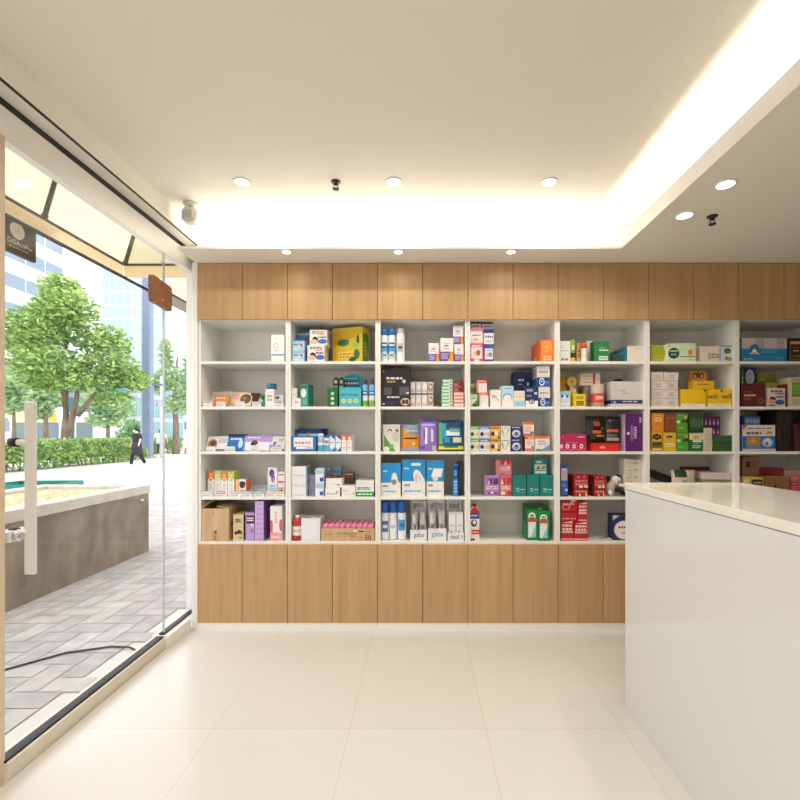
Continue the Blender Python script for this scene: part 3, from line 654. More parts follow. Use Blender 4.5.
def can(bay, row, x0, x1, y0, label, capcol, bands, capfrac=.24, s=.03, group=None, name='spray_can', cat='can', sy=1, shoulder=.9, capr=.86, neck=False):
    """lathe-turned can or bottle; bands: [(v0, v1, colour)] on the body"""
    Y = D0+s; r = (PX(x1, Y)-PX(x0, Y))/2; x, _, z = put(bay, row, (x0+x1)/2, s+r*sy); x = (PX(x0, Y)+PX(x1, Y))/2
    x = min(max(x, BX[bay-1]+.0185+r), BX[bay]-.0185-r)
    h = PZ(y0, Y+r*sy)-SZ[row-1]; hb = h*(1-capfrac); t = thing(name, label, cat, (x, Y+r*sy, z), 0, group)
    SUP.setdefault((bay, row), []).append((x-r, x+r, Y, Y+2*r*sy, SZ[row-1]+h))
    pr = [(0, 0), (r*.93, 0), (r, hb*.02)]
    for v0, v1, c in bands: pr += [(r, hb*max(v0, .021)+1e-4, c), (r, hb*min(v1, .92), c)]
    pr += [(r, hb*.93, bands[-1][2]), (r*shoulder, hb*.985, bands[-1][2]), (r*(.35 if neck else shoulder*.9), hb, bands[-1][2])]
    MB().lathe(pr, bands[0][2], seg=20, sy=sy).build('bottle_body' if neck else 'can_body', t)
    rc = r*capr; MB().lathe([(rc, hb), (rc, hb+(h-hb)*.75), (rc*.9, hb+(h-hb)*.95), (0, h)], M(capcol, .35), seg=20, sy=sy).build('cap', t)
    return t, r, hb
def badge(t, r, z, rz, wd, hh, col, sy=1, extra=None):
    """curved printed label on a turned body, facing the room"""
    mb = MB(); n = 6; vs = []; rr = r+.0006
    for i in range(n+1):
        a = -math.pi/2+wd*(i/n-.5); vs += [(rr*math.cos(a), rr*math.sin(a)*sy, z), (rr*math.cos(a), rr*math.sin(a)*sy, z+hh)]
    mb.add(vs, [(2*i, 2*i+2, 2*i+3, 2*i+1) for i in range(n)], col, True)
    if extra:
        rr += .0004; vs = []
        for i in range(n+1):
            a = -math.pi/2+wd*.7*(i/n-.5); vs += [(rr*math.cos(a), rr*math.sin(a)*sy, z+hh*.35), (rr*math.cos(a), rr*math.sin(a)*sy, z+hh*.65)]
        mb.add(vs, [(2*i, 2*i+2, 2*i+3, 2*i+1) for i in range(n)], extra, True)
    return mb.build('label', t)
def pouch(bay, row, x0, x1, y0, label, base, cells, s=.05, th=.045, lean=6, group=None, name='pouch', cat='pouch', z=None, shine=.3, metal=0, y1=None, wob=0):
    """pillow bag with crimped ends; cells: [(u0, v0, u1, v1, colour)] printed areas"""
    a, b, h, zz, Y, d = place(bay, row, x0, x1, y0, s, th, y1); wd = b-a; nx, ny = 14, 18; mb = MB(); r2 = random.Random(x0)
    for sg in (-1, 1):
        vs = []; fs = []; mm = []
        for j in range(ny+1):
            v = j/ny
            for i in range(nx+1):
                u = i/nx; q = (max(0, 1-abs(2*u-1)**2.6)**.6)*(max(0, 1-abs(2*v-1)**3.2)**.7)
                vs.append(((u-.5)*wd*(1-.06*q), sg*th/2*q+(r2.uniform(-wob, wob) if 0 < i < nx and 0 < j < ny else 0), v*h))
        for j in range(ny):
            for i in range(nx):
                c = base
                for k in cells:
                    if k[0] <= (i+.5)/nx <= k[2] and k[1] <= (j+.5)/ny <= k[3]: c = k[4]
                f = (j*(nx+1)+i, j*(nx+1)+i+1, (j+1)*(nx+1)+i+1, (j+1)*(nx+1)+i); fs.append(f if sg < 0 else f[::-1]); mm.append(mb.mi(M(c, shine, metal)))
        mb.add(vs, fs, mm, True)
    mx = Matrix.Rotation(R(-lean), 4, 'X'); mb.v = [tuple(mx @ Vector(v)) for v in mb.v]; mz = min(v[2] for v in mb.v)
    return tag(mb.build(name, None, ((a+b)/2, Y+th/2, zz-mz)), label, cat, group)
def tray(bay, row, x0, x1, y0, yh0, yh1, label, col, dec, hdec, s=.01, d=.16, name='display_tray', hcol=None, arch=False):
    """open counter-display tray with a printed front and a header card at the back"""
    Y = D0+s; a, b = PX(x0, Y), PX(x1, Y); lo, hi = BX[bay-1]+.0185, BX[bay]-.0185; a = max(a, lo); b = min(b, hi); wd = b-a-.002; h = PZ(y0, Y)-SZ[row-1]; t = thing(name, label, 'display tray', ((a+b)/2, Y, SZ[row-1]+.0003), 0)
    m = M(col); th = .002
    mb = MB().box(-wd/2, wd/2, 0, th, 0, h, m).box(-wd/2, wd/2, d-th, d, 0, h, m).box(-wd/2, -wd/2+th, th, d-th, 0, h, m).box(wd/2-th, wd/2, th, d-th, 0, h, m).box(-wd/2+th, wd/2-th, th, d-th, 0, th, m)
    marks(mb, dec, {'F': (Vector((-wd/2, 0, 0)), Vector((wd, 0, 0)), Vector((0, 0, h)), Vector((0, -1, 0)))}, rnd); mb.build('tray', t)
    if yh0:
        zt = PZ(yh0, Y+d)-SZ[row-1]; z1 = h*.9
        mb = MB()
        if arch: mb.prism([(-wd/2, z1)]+[(wd/2*math.cos(math.pi*k/12), z1+(zt-z1)*(.45+.55*math.sin(math.pi*k/12))) for k in range(13)][::-1][0:13]+[(wd/2, z1)], d+.0005, d+.0025, M(hcol or col))
        else: mb.box(-wd/2, wd/2, d+.0005, d+.0025, z1, zt, M(hcol or col))
        marks(mb, hdec, {'F': (Vector((-wd/2, d+.0005, z1)), Vector((wd, 0, 0)), Vector((0, 0, zt-z1)), Vector((0, -1, 0)))}, rnd); mb.build('header_card', t)
    SUP.setdefault((bay, row), []).append((a, b, Y, Y+d, SZ[row-1]+th))
    return t, wd, h
OR = ['lowest', 'second lowest', 'middle', 'second highest', 'topmost']
# ---- bay 1
C(1, 1, 271, 284.6, 340-5.3+.0, 'tall white box with blue band alone on the first bay top shelf', 'white', 'r 0 .22 1 .27 sky; e .36 .58 .16 .1 gold; e .36 .58 .13 .075 white; d .2 .38 .6 .42 grey 1; R: r 0 0 1 1 blue', s=.005, d=.10)
g = 'flat packs leaning on the first bay second shelf'
flat(1, 2, 207, 229, 392.5, 'plain white flat pack leaning at left of first bay second shelf', 'f3ece4', 'd .1 .6 .6 .8 salmon 2', s=.13, lean=20, group=g)
flat(1, 2, 214, 228, 396, 'orange flat pack leaning before the plain white one', 'e8873c', 'r .06 .05 .94 .5 ea7d2a; d .1 .62 .8 .8 white 2', s=.07, lean=24, group=g)
flat(1, 2, 231, 246, 393, 'cream flat pack with pink specks on first bay second shelf', 'f0dccb', 'd .1 .5 .9 .9 pink 3; r .05 .04 .5 .2 tan', s=.11, lean=22, group=g)
flat(1, 2, 238, 251, 394, 'flat pack with dark oval food picture on first bay second shelf', 'e9d3bf', 'e .55 .55 .42 .36 brown; e .55 .55 .3 .24 6d5a3c; e .45 .6 .1 .08 gold; r 0 0 .4 .14 salmon', s=.06, lean=24, group=g)
C(1, 2, 250.5, 257.5, 393, 'narrow dark maroon box on first bay second shelf', 'maroon', 'd .2 .2 .8 .8 dred 3', s=.08, d=.08)
flat(1, 2, 257.5, 265, 395.5, 'small green leafy pack beside the dark maroon box', '3f8a58', 'e .4 .5 .3 .2 mint; e .7 .7 .2 .15 dgreen', s=.10, lean=18, group=g)
C(1, 2, 265, 274, 389, 'white box under the blue-capped jar on first bay second shelf', 'white', 'd .2 .3 .8 .7 grey 2; r 0 0 1 .1 cream', s=.04, d=.06)
t, r, hb = can(1, 2, 264.6, 275.6, 383.5, 'white bottle with blue cap behind the small price tags, first bay', '3f8fc0', [(0, .55, 'f1eeea'), (.55, 1, 'e7eef2')], .3, s=.105, name='lotion_bottle', cat='bottle'); badge(t, r, hb*.2, 0, 1.6, hb*.4, 'pale')
flat(1, 2, 273, 283, 396, 'grey and white pack at right end of first bay second shelf', 'dcd8d8', 'e .4 .75 .2 .14 dgrey; d .1 .2 .9 .5 navy 2', s=.06, lean=22, group=g)
g = 'price tags along the first bay second shelf'
for x0, x1, c, c2, lb in ((203.5, 212, 'white', 'red', 'white price tag with red lettering at left end of first bay second shelf'), (216.5, 225.5, 'pale', 'white', 'price tag with pale blue head before the orange pack'),
    (235.5, 244.5, 'white', 'salmon', 'white price tag with salmon lettering before the cream pack'), (252, 261, 'sky', 'white', 'price tag with sky blue head before the maroon box'), (274, 283.4, 'white', 'dgrey', 'price tag with dark lettering at right end of first bay second shelf')):
    price(1, 2, x0, x1, lb, c, c2, group=g)
g = 'flat packs leaning on the first bay middle shelf'
flat(1, 3, 206.5, 227, 437, 'white flat pack with brown round face picture, first bay middle shelf', 'efe9e8', 'e .27 .45 .24 .36 c78a68; e .3 .5 .14 .2 brown; d .55 .5 .95 .85 lav 3; r .5 0 1 .08 dred', s=.06, group=g)
flat(1, 3, 226.5, 245.5, 435, 'bright blue flat pack on first bay middle shelf', '2a6cc0', 'r 0 .86 1 1 navy; d .15 .62 .75 .78 white 1; e .72 .4 .12 .26 b9dff0; e .4 .35 .1 .1 teal; r 0 0 .3 .12 aqua', s=.06, group=g)
flat(1, 3, 243.5, 271.5, 436, 'wide lilac and white flat pack with brown dog picture', 'efe6ef', 'r 0 .55 1 1 lav; e .38 .45 .2 .2 white; e .38 .5 .12 .18 brown; e .3 .42 .06 .1 black; e .42 .22 .1 .06 sky; d .1 .78 .6 .9 white 1', s=.06, group=g)
flat(1, 3, 269, 284.5, 437, 'pale flat pack with small brown and blue pictures at right, first bay middle shelf', 'e6e2e0', 'e .3 .5 .2 .2 white; e .35 .5 .13 .13 b07850; e .2 .3 .2 .1 sky; e .6 .3 .12 .08 sky; r .55 0 1 .1 red; d .6 .6 .95 .85 grey 2', s=.06, group=g)
C(1, 3, 245.5, 257, 435, 'dark navy box top showing behind the lilac flat pack', '2b2a48', 'd .1 .85 .9 .97 lav 1', s=.20, d=.05)
C(1, 3, 258, 278, 437.5, 'pinkish grey box behind the lilac flat pack', 'd9c3c4', 'd .1 .88 .9 .97 red 1', s=.20, d=.06)
g = 'price tags along the first bay middle shelf'
for x0, x1, c, c2, lb in ((206, 215, 'white', 'lgrey', 'plain white price tag before the round face pack'), (225, 235, 'b4e0d4', 'white', 'mint headed price tag before the bright blue pack'), (250, 259, 'pale', 'white', 'pale blue price tag before the lilac pack'), (272.5, 281.5, 'lav', 'white', 'lilac headed price tag at right end of the first bay middle shelf')):
    price(1, 3, x0, x1, lb, c, c2, group=g)
g = 'slim white boxes with coloured tops'
for i, (x0, x1, c, lb) in enumerate(((207.5, 214.2, 'e8741c', 'slim white box with orange top, leftmost of the four'), (214.4, 220.8, 'cddb5a', 'slim white box with lime top, second of the four from left'), (221, 227.4, 'ee8030', 'slim white box with orange top, third of the four from left'), (227.6, 234.4, 'c3d64a', 'slim white box with lime top, rightmost of the four'))):
    C(1, 4, x0, x1, 470.5+.3*i, lb, 'white', 'r 0 .64 1 1 %s; e .5 .64 .36 .09 white; e .5 .64 .22 .055 %s; d .3 .76 .7 .9 white 2; d .3 .1 .7 .5 lgrey 3; R: r 0 .64 1 1 %s' % (c, c, c), s=.06, d=.09, group=g)
C(1, 4, 235.5, 246, 479.5, 'white and orange box with dark shield mark, first bay fourth shelf', 'f5efe2', 'r 0 0 .35 1 f0c47c; e .65 .68 .28 .22 3c3a58; r .4 .72 .95 .86 navy; d .45 .15 .9 .4 gold 2; R: r 0 0 1 1 orange', s=.06, d=.08)
flat(1, 4, 247, 265, 487, 'pale leaflet pack lying low behind the price tags, first bay fourth shelf', 'd5dde2', 'd .5 .6 .95 .9 grey 2', s=.10, lean=55)
C(1, 4, 267.5, 277.5, 467.5, 'white box with purple figure and blue foot, first bay fourth shelf', 'eeecf0', 'e .42 .8 .26 .14 5d4b92; e .55 .62 .2 .14 7a60a8; e .62 .55 .08 .12 pink; r .1 .02 .95 .3 a9d8ea; d .2 .32 .8 .4 sky 1', s=.05, d=.07)
C(1, 4, 277.8, 284.6, 471.5, 'white box with red lettering at right end of first bay fourth shelf', 'f2e8e6', 'd .1 .82 .9 .92 red 1; d .1 .5 .9 .64 rose 1; d .2 .1 .8 .36 brown 3; r 0 .3 1 .33 pink', s=.05, d=.07)
g = 'price tags along the first bay fourth shelf'
for x0, x1, c, lb in ((202.5, 212, 'a9cdf0', 'light blue price tag at left end of first bay fourth shelf'), (216, 225.5, 'c05a78', 'price tag with plum head under the lime-topped boxes'), (230.5, 240, 'lav', 'lilac price tag under the white and orange box'), (242, 251.5, 'sky', 'sky blue price tag, middle of first bay fourth shelf'), (254.5, 264, '3f9f98', 'teal headed price tag left of the purple figure box'), (266, 275, 'ee9a70', 'salmon orange price tag under the purple figure box'), (275.6, 284, 'f0a078', 'salmon orange price tag at right end of first bay fourth shelf')):
    price(1, 4, x0, x1, lb, c, 'white', group=g, h=.038)
# open cardboard box
def kraft_box(bay, row, x0, x1, y0, label, d, s=.004, dec='', flaps=True, name='cardboard_box', yaw=0, y1=None):
    a, b, h, z, Y, d = place(bay, row, x0, x1, y0, s, d, y1); wd = b-a; t = thing(name, label, 'box', ((a+b)/2, Y+d/2, z), R(yaw)); th = .004
    mb = MB().box(-wd/2, wd/2, -d/2, -d/2+th, 0, h, KRAFT).box(-wd/2, wd/2, d/2-th, d/2, 0, h, KRAFT).box(-wd/2, -wd/2+th, -d/2+th, d/2-th, 0, h, KRAFT).box(wd/2-th, wd/2, -d/2+th, d/2-th, 0, h, KRAFT).box(-wd/2+th, wd/2-th, -d/2+th, d/2-th, 0, th, KRAFT)
    marks(mb, dec, box_frame(wd, d, h), rnd); mb.build('carton_body', t)
    if flaps:
        MB().box(0, wd*.46, -d/2+.004, d/2-.004, 0, th*.7, KRAFT, mx=Matrix.Translation((-wd/2+.001, 0, h)) @ Matrix.Rotation(R(-38), 4, 'Y')).build('flap', t)
        MB().box(-wd*.46, 0, -d/2+.004, d/2-.004, 0, th*.7, KRAFT, mx=Matrix.Translation((wd/2-.001, 0, h)) @ Matrix.Rotation(R(8), 4, 'Y')).build('flap', t)
    return t, wd, h, d
kraft_box(1, 5, 200, 227.3, 508.5, 'open brown cardboard box with black writing, first bay bottom shelf', .22, dec='r .42 .78 .46 .98 b09168; d .42 .02 .46 .32 black 3; d .48 .03 .56 .16 black 3; d .48 .18 .58 .30 brown 2; e .53 .3 .04 .03 black; R: e .3 .5 .12 .06 brown')
C(1, 5, 233, 243.6, 514.5, 'tan box with dark flower print, first bay bottom shelf', 'd6c196', 'e .45 .78 .2 .08 9a8a60; d .15 .68 .8 .84 6b5b38 2; e .3 .3 .16 .07 2e2018; e .6 .34 .2 .08 2e2018; e .8 .3 .1 .05 brown; d .55 .08 .9 .16 brown 1; R: r 0 0 .2 1 4a3a2a', s=.02, d=.14)
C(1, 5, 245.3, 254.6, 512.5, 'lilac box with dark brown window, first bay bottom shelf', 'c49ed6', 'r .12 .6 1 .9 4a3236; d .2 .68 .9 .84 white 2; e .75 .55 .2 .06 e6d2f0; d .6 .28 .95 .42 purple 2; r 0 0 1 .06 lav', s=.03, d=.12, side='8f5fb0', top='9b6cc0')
g = 'lilac boxes in the thin stack'
ys = [501.5+i*(541.2-501.5)/8 for i in range(9)]
for i in range(7, -1, -1):
    n = ['topmost', 'second', 'third', 'fourth', 'fifth', 'sixth', 'seventh', 'lowest'][i]
    C(1, 5, 254.9, 263.6, ys[i], '%s thin lilac box %sin the tall purple stack, first bay' % (n, '' if i in (0, 7) else 'from the top '), 'd3b4e6', 'd .15 .2 .85 .8 a884c8 2; R: r 0 0 1 1 8a55a8; R: r 0 .9 1 1 9a68b8', s=.005, d=.25, y1=(ys[i+1] if i < 7 else None), group=g, top='9b6cc0', yaw=0)
C(1, 5, 270, 282, 506, 'white bottle carton with pink foot and red swash, first bay bottom shelf', 'f0ebea', 'r 0 0 1 .24 f2a79c; g 0 .24 .25 .24 0 .62 d9606a; e .12 .42 .12 .17 d9606a; e .92 .45 .14 .18 d9606a; d .4 .5 .6 .85 pink 4; d .2 .08 .8 .14 white 1', s=.02, d=.15)
# ---- bay 2
g = 'pale blue boxes, second bay top shelf'
dd = 'd .1 .55 .5 .72 navy 1; e .72 .5 .12 .24 rose; e .66 .4 .08 .12 white; r .1 .2 .5 .3 white; r 0 .86 1 1 8fc6e6; R: r 0 0 1 1 6fb0d8'
S(2, 1, 292.3, 304.6, [340.6, 351.2, 361.4], ['upper pale blue box with pink flower, front left of second bay top shelf', 'lower pale blue box with pink flower, front left of second bay top shelf'], 'b3d8ec', dd, s=.015, d=.09, group=g)
C(2, 1, 296.5, 309, 333, 'deeper blue box rising behind the two pale blue boxes', '9ccbe6', 'r 0 .6 1 .92 5d86c0; d .1 .65 .5 .8 navy 1; e .75 .75 .1 .1 rose; R: r 0 0 1 1 5d98c4', s=.12, d=.1)
dd = 'd .15 .74 .85 .92 4a4a8a 2; r .5 .66 .85 .72 e08a60; e .32 .34 .18 .22 2b2430; e .25 .24 .22 .16 e9b79a; e .75 .26 .26 .15 3a6fc4; d .5 .45 .95 .6 navy 1; R: r 0 0 1 1 d9cba0; R: d .2 .1 .8 .9 gold 6'
C(2, 1, 307.3, 324.6, 345.2, 'white box with dark-haired face print, lower of two, second bay top shelf', 'efe9e4', dd, s=.015, d=.12)
C(2, 1, 309.5, 327, 329.8, 'white box with dark-haired face print, upper of two, second bay top shelf', 'efe9e4', dd, s=.025, d=.12, y1=345)
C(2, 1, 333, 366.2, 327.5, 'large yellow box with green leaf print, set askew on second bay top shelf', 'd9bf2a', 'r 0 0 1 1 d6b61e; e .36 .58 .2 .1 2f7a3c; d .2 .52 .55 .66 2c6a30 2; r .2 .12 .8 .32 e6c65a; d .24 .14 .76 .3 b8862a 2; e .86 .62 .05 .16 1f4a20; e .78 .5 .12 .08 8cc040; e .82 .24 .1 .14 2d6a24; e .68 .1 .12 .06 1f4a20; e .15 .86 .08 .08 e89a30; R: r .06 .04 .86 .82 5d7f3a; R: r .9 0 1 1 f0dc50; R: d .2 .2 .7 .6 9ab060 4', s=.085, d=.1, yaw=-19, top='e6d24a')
C(2, 2, 291.6, 300.5, 398.2, 'lower small white box at left end of second bay second shelf', 'f0eeea', 'd .3 .35 .8 .7 grey 2', s=.015, d=.08)
C(2, 2, 291.6, 296.5, 388, 'upper small white box at left end of second bay second shelf', 'f0eeea', 'd .2 .3 .8 .4 dgrey 1', s=.02, d=.07, y1=398)
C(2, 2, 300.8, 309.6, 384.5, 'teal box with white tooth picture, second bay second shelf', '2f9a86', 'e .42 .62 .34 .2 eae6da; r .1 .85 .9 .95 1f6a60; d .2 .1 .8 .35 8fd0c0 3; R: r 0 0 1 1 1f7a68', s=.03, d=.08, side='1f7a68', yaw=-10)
C(2, 2, 327.2, 337.8, 388, 'dark green box with three pale round marks in a column', '176d33', 'e .5 .7 .17 .09 cfe0c4; e .5 .44 .17 .09 cfe0c4; e .5 .18 .17 .09 cfe0c4; r .4 .69 .6 .71 176d33', s=.02, d=.09)
g = 'arched dark green boxes'
for x0, x1, lb in ((333, 338.4, 'left arched dark green pack behind the dark green box'), (338.7, 344, 'right arched dark green pack behind the dark green box')):
    Y = D0+.13; a, b = PX(x0, Y), PX(x1, Y); hh = PZ(377, Y)-SZ[1]; wd = b-a
    mb = MB().prism([(-wd/2, 0), (wd/2, 0), (wd/2, hh*.85)]+[(wd/2*math.cos(k*math.pi/8), hh*.85+hh*.15*math.sin(k*math.pi/8)) for k in range(1, 8)]+[(-wd/2, hh*.85)], 0, .06, '2a4f3a')
    marks(mb, 'e .5 .84 .3 .06 cfd8cc; d .15 .6 .85 .72 white 2; r .1 .4 .9 .55 7fae8a', box_frame(wd, 0, hh), rnd); tag(mb.build('arched_pack', None, ((a+b)/2, Y, SZ[1]+.0003)), lb, 'pack', g)
tray(2, 2, 339.2, 361, 387.5, 374, 0, 'turquoise display tray with arched header, second bay second shelf', '4cbccb', 'e .2 .3 .11 .12 e3e06a; e .2 .3 .06 .06 7fc4a0; e .5 .3 .11 .12 e3e06a; e .5 .3 .06 .06 7fc4a0; e .78 .3 .11 .12 e3e06a; e .78 .3 .06 .06 7fc4a0; d .08 .58 .92 .66 23606e 1; r .34 .5 .345 1 8fd8e0; r .64 .5 .645 1 8fd8e0; r 0 0 1 .06 3aa6b6', 'r .06 .3 .8 .62 234a58; d .1 .36 .76 .56 white 1; r .1 .72 .7 .76 8fe0ec', s=.02, d=.13, hcol='2aa0bb', arch=True)
g = 'blue and white bottles, second bay'
for x0, x1, lb in ((362, 367.8, 'left blue and white bottle with green foot, second bay second shelf'), (368.6, 374.6, 'right blue and white bottle with green foot, second bay second shelf')):
    t, r, hb = can(2, 2, x0, x1, 378.5, lb, '4a5060', [(0, .28, '7fb83a'), (.28, .5, 'e8ecee'), (.5, 1, '79bce8')], .22, s=.03, name='lotion_bottle', cat='bottle', group=g, capr=.6, shoulder=.7)
    badge(t, r, hb*.52, 0, 2.0, hb*.2, '2d62b0', extra='white')
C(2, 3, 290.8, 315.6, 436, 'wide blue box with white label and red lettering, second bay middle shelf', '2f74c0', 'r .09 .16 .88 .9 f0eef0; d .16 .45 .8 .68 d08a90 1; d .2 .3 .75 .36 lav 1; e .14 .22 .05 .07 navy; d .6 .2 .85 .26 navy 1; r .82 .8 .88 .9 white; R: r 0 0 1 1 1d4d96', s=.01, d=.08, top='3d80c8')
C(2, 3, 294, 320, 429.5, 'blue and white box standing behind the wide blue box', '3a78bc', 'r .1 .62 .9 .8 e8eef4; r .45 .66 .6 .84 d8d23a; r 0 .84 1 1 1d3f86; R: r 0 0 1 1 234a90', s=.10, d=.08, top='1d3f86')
C(2, 3, 297.5, 325.5, 428.5, 'navy blue box at the back behind the blue boxes, second bay middle shelf', '20407f', 'd .1 .86 .9 .96 pale 1', s=.19, d=.07, top='2a4a8e')
can(2, 3, 316.2, 323.8, 433.5, 'pale blue bottle beside the wide blue box, second bay middle shelf', 'eef2f4', [(0, .42, '4fb2d6'), (.42, .62, 'eef0f2'), (.62, .75, 'd9a0a0'), (.75, 1, '9cd0ea')], .2, s=.02, name='lotion_bottle', cat='bottle', capr=.75)
g = 'blue and white cartons, second bay middle shelf'
for x0, x1, lb in ((324.2, 329.4, 'leftmost of three slim blue and white cartons, second bay middle shelf'), (329.8, 335.2, 'middle of three slim blue and white cartons, second bay middle shelf'), (335.6, 341, 'rightmost of three slim blue and white cartons, second bay middle shelf')):
    C(2, 3, x0, x1, 435.5, lb, 'eceff2', 'g 0 1 1 1 1 .72 2b5fb4; g 1 0 1 .3 .3 0 2b5fb4; d .1 .5 .8 .6 6f8fc8 1; r 0 0 .4 .18 5fb6d8' if x0 > 325 else 'r 0 0 1 .4 5fb2d4; r 0 .86 1 1 2b5fb4; d .1 .5 .9 .7 navy 2', s=.02, d=.09, group=g)
g = 'white cartons with orange tops'
for x0, x1, lb in ((341.4, 346.6, 'left slim white carton with orange top, second bay middle shelf'), (346.9, 352.2, 'right slim white carton with orange top, second bay middle shelf')):
    C(2, 3, x0, x1, 435.3, lb, 'f0e9e2', 'r 0 .72 1 1 ee7a44; e .5 .82 .26 .09 f6e6da; d .2 .5 .8 .58 salmon 1; d .2 .18 .8 .26 grey 1; R: r 0 0 1 1 d9d4cc', s=.02, d=.10, group=g)
g = 'white cartons stacked at the left of the second bay'
S(2, 4, 291.2, 306, [466.6, 477, 487, 497.6], ['topmost white carton of the left stack, second bay fourth shelf', 'middle white carton of the left stack, second bay fourth shelf', 'lowest white carton of the left stack, second bay fourth shelf'], 'e9edf1', 'd .1 .1 .9 .2 c8a8b0 1; r 0 .25 1 .28 d4dbe2; R: d .2 .3 .8 .7 7c8cae 2', s=.01, d=.15, jit=.2, group=g, side='cfd4e0', top='eceef0')
g = 'lilac cartons behind'
S(2, 4, 309, 316.5, [475, 485.5, 496], ['upper lilac carton beside the left white stack, second bay', 'lower lilac carton beside the left white stack, second bay'], 'b9b6d6', 'd .2 .3 .8 .7 lav 2', s=.08, d=.08, group=g)
g = 'white cartons with blue butterfly'
S(2, 4, 315.3, 324, [468.5, 483, 497.4], ['upper white carton with blue butterfly mark, second bay fourth shelf', 'lower white carton with blue butterfly mark, second bay fourth shelf'], 'eff2f5', 'r 0 .6 1 1 b6d6ec; d .15 .7 .85 .85 8fb4d4 1; g .5 .1 .95 .5 .95 .1 2a4fa8; e .68 .25 .18 .12 2a4fa8; g .55 .2 .55 .48 .75 .2 2a4fa8', s=.01, d=.10, group=g, side='9fb8d8')
S(2, 4, 331, 341, [466, 476, 486, 496.5], ['topmost pale blue box at the back of second bay fourth shelf', 'second pale blue box at the back of second bay fourth shelf', 'lowest pale blue box at the back of second bay fourth shelf'], '9dbbd2', 'd .1 .3 .9 .6 6f94b4 1', s=.18, d=.08, group='pale blue boxes at the back')
C(2, 4, 322, 331, 467, 'steel blue box behind the butterfly cartons', '86a6c0', 'd .1 .9 .9 .96 white 1', s=.15, d=.08)
S(2, 4, 325, 340, [487.6, 497.5], ['plain white box under the tilted white box, second bay fourth shelf'], 'f0ece8', 'd .1 .2 .8 .4 grey 1; e .8 .5 .1 .14 d0b0a0', s=.015, d=.13)
C(2, 4, 325.6, 342, 478.4, 'white box with brown sachets on top, second bay fourth shelf', 'f1ede9', 'd .3 .3 .7 .5 lgrey 1; e .78 .3 .08 .1 a08a80', s=.02, d=.11, y1=487.6)
C(2, 4, 341.5, 355.5, 486, 'white box with small brown marks right of centre, second bay fourth shelf', 'f0ebe6', 'd .1 .5 .5 .6 grey 1; e .86 .3 .05 .06 brown; d .2 .2 .7 .3 lgrey 1', s=.015, d=.13)
C(2, 4, 344, 353.5, 472.5, 'dark brown box behind the white boxes, second bay fourth shelf', '7a5240', 'd .1 .88 .9 .96 tan 1; r 0 .7 1 .74 5a3a2c', s=.16, d=.08, top='9a7460')
mb = MB()
for i in range(5): mb.box(-.05+i*.022, -.032+i*.022, -.04, .04, 0, .010+.004*(i % 2), '7d4a34', .003)
x, y, z = put(2, 4, 333, .07, SUP[(2, 4)][-3][4]); tag(mb.build('sachet_strip', None, (x, y, z)), 'strip of brown sachets lying on the tilted white box', 'sachets')
tt = C(2, 4, 355.8, 374, 480.5, 'white pack with green foot and blue lettering, second bay fourth shelf', 'e9eae6', 'r 0 0 1 .3 2f9a4a; d .1 .08 .9 .22 e0f0e0 1; d .08 .42 .8 .6 3d5a90 2; R: r 0 0 1 .3 1d6a34; d .2 .8 .6 .86 lgrey 1', s=.02, d=.14, side='d3d2cc', top='dcdcd4')
g = 'red bottles in a row'
for i, n in enumerate(('nearest', 'second', 'third', 'farthest')):
    t, r, hb = can(2, 5, 290.6+i*1.2, 300.4+i*1.0, 514.8-i*.4, '%s red bottle with white cap in the row, second bay bottom shelf' % n, 'f3efe9', [(0, .2, 'c4262a'), (.2, .75, 'c4262a'), (.75, 1, 'c93034')], .14, s=.012+i*.068, group=g, name='tonic_bottle', cat='bottle', capr=.45, shoulder=.62, neck=False)
    if i == 0: badge(t, r, hb*.25, 0, 2.3, hb*.42, 'f0ece4', extra='d8c8a0')
C(2, 5, 301, 320.2, 519, 'plain white carton next to the red bottles, second bay bottom shelf', 'e8e8ee', 'r .02 .02 .98 .04 lgrey; U: r .1 .1 .5 .5 d6d6dc', s=.01, d=.17, top='f0f0f0')
for i, (dx, dy, rz, c, lb) in enumerate(((0, .02, .2, 'e4e6e6', 'loose white paper lying on the plain white carton, lower sheet'), (.015, .05, -.25, 'eeeae8', 'folded paper slip lying atop the other sheet on the white carton'))):
    x, y, z = put(2, 5, 312, .09+dy, SUP[(2, 5)][-1][4]+.002*i); q = MB().box(-.05, .05, -.03, .03, 0, .0016, c).box(-.03, .02, -.01, .015, .0016, .0019, 'dgrey' if i == 0 else 'silver').build('paper_sheet', None, (x+dx-.01, y-.05, z), rz); tag(q, lb, 'paper', 'papers on the white carton')
t, wd, hh, dp = kraft_box(2, 5, 321.2, 374.6, 528.3, 'low brown cardboard tray printed CROWN and 50, second bay bottom shelf', .2, s=.01, flaps=False, name='cardboard_tray', dec='T .40 .58 .28 .2 3a2418 CROWN; d .07 .5 .22 .58 6a4a30 1; e .60 .5 .06 .2 c84a3c; e .60 .5 .045 .15 c9a678; T .6 .5 .05 .16 c84a3c G; T .875 .28 .12 .36 4a2c1c 50; d .72 .24 .79 .34 7a5838 1; r .7 .72 .8 .8 2a1a14; d .82 .72 .93 .78 8a6848 1; d .25 .32 .4 .37 8a6848 1; r .6 .74 .67 .86 f0e6da')
g = 'pink packs in the cardboard tray'
k = 0
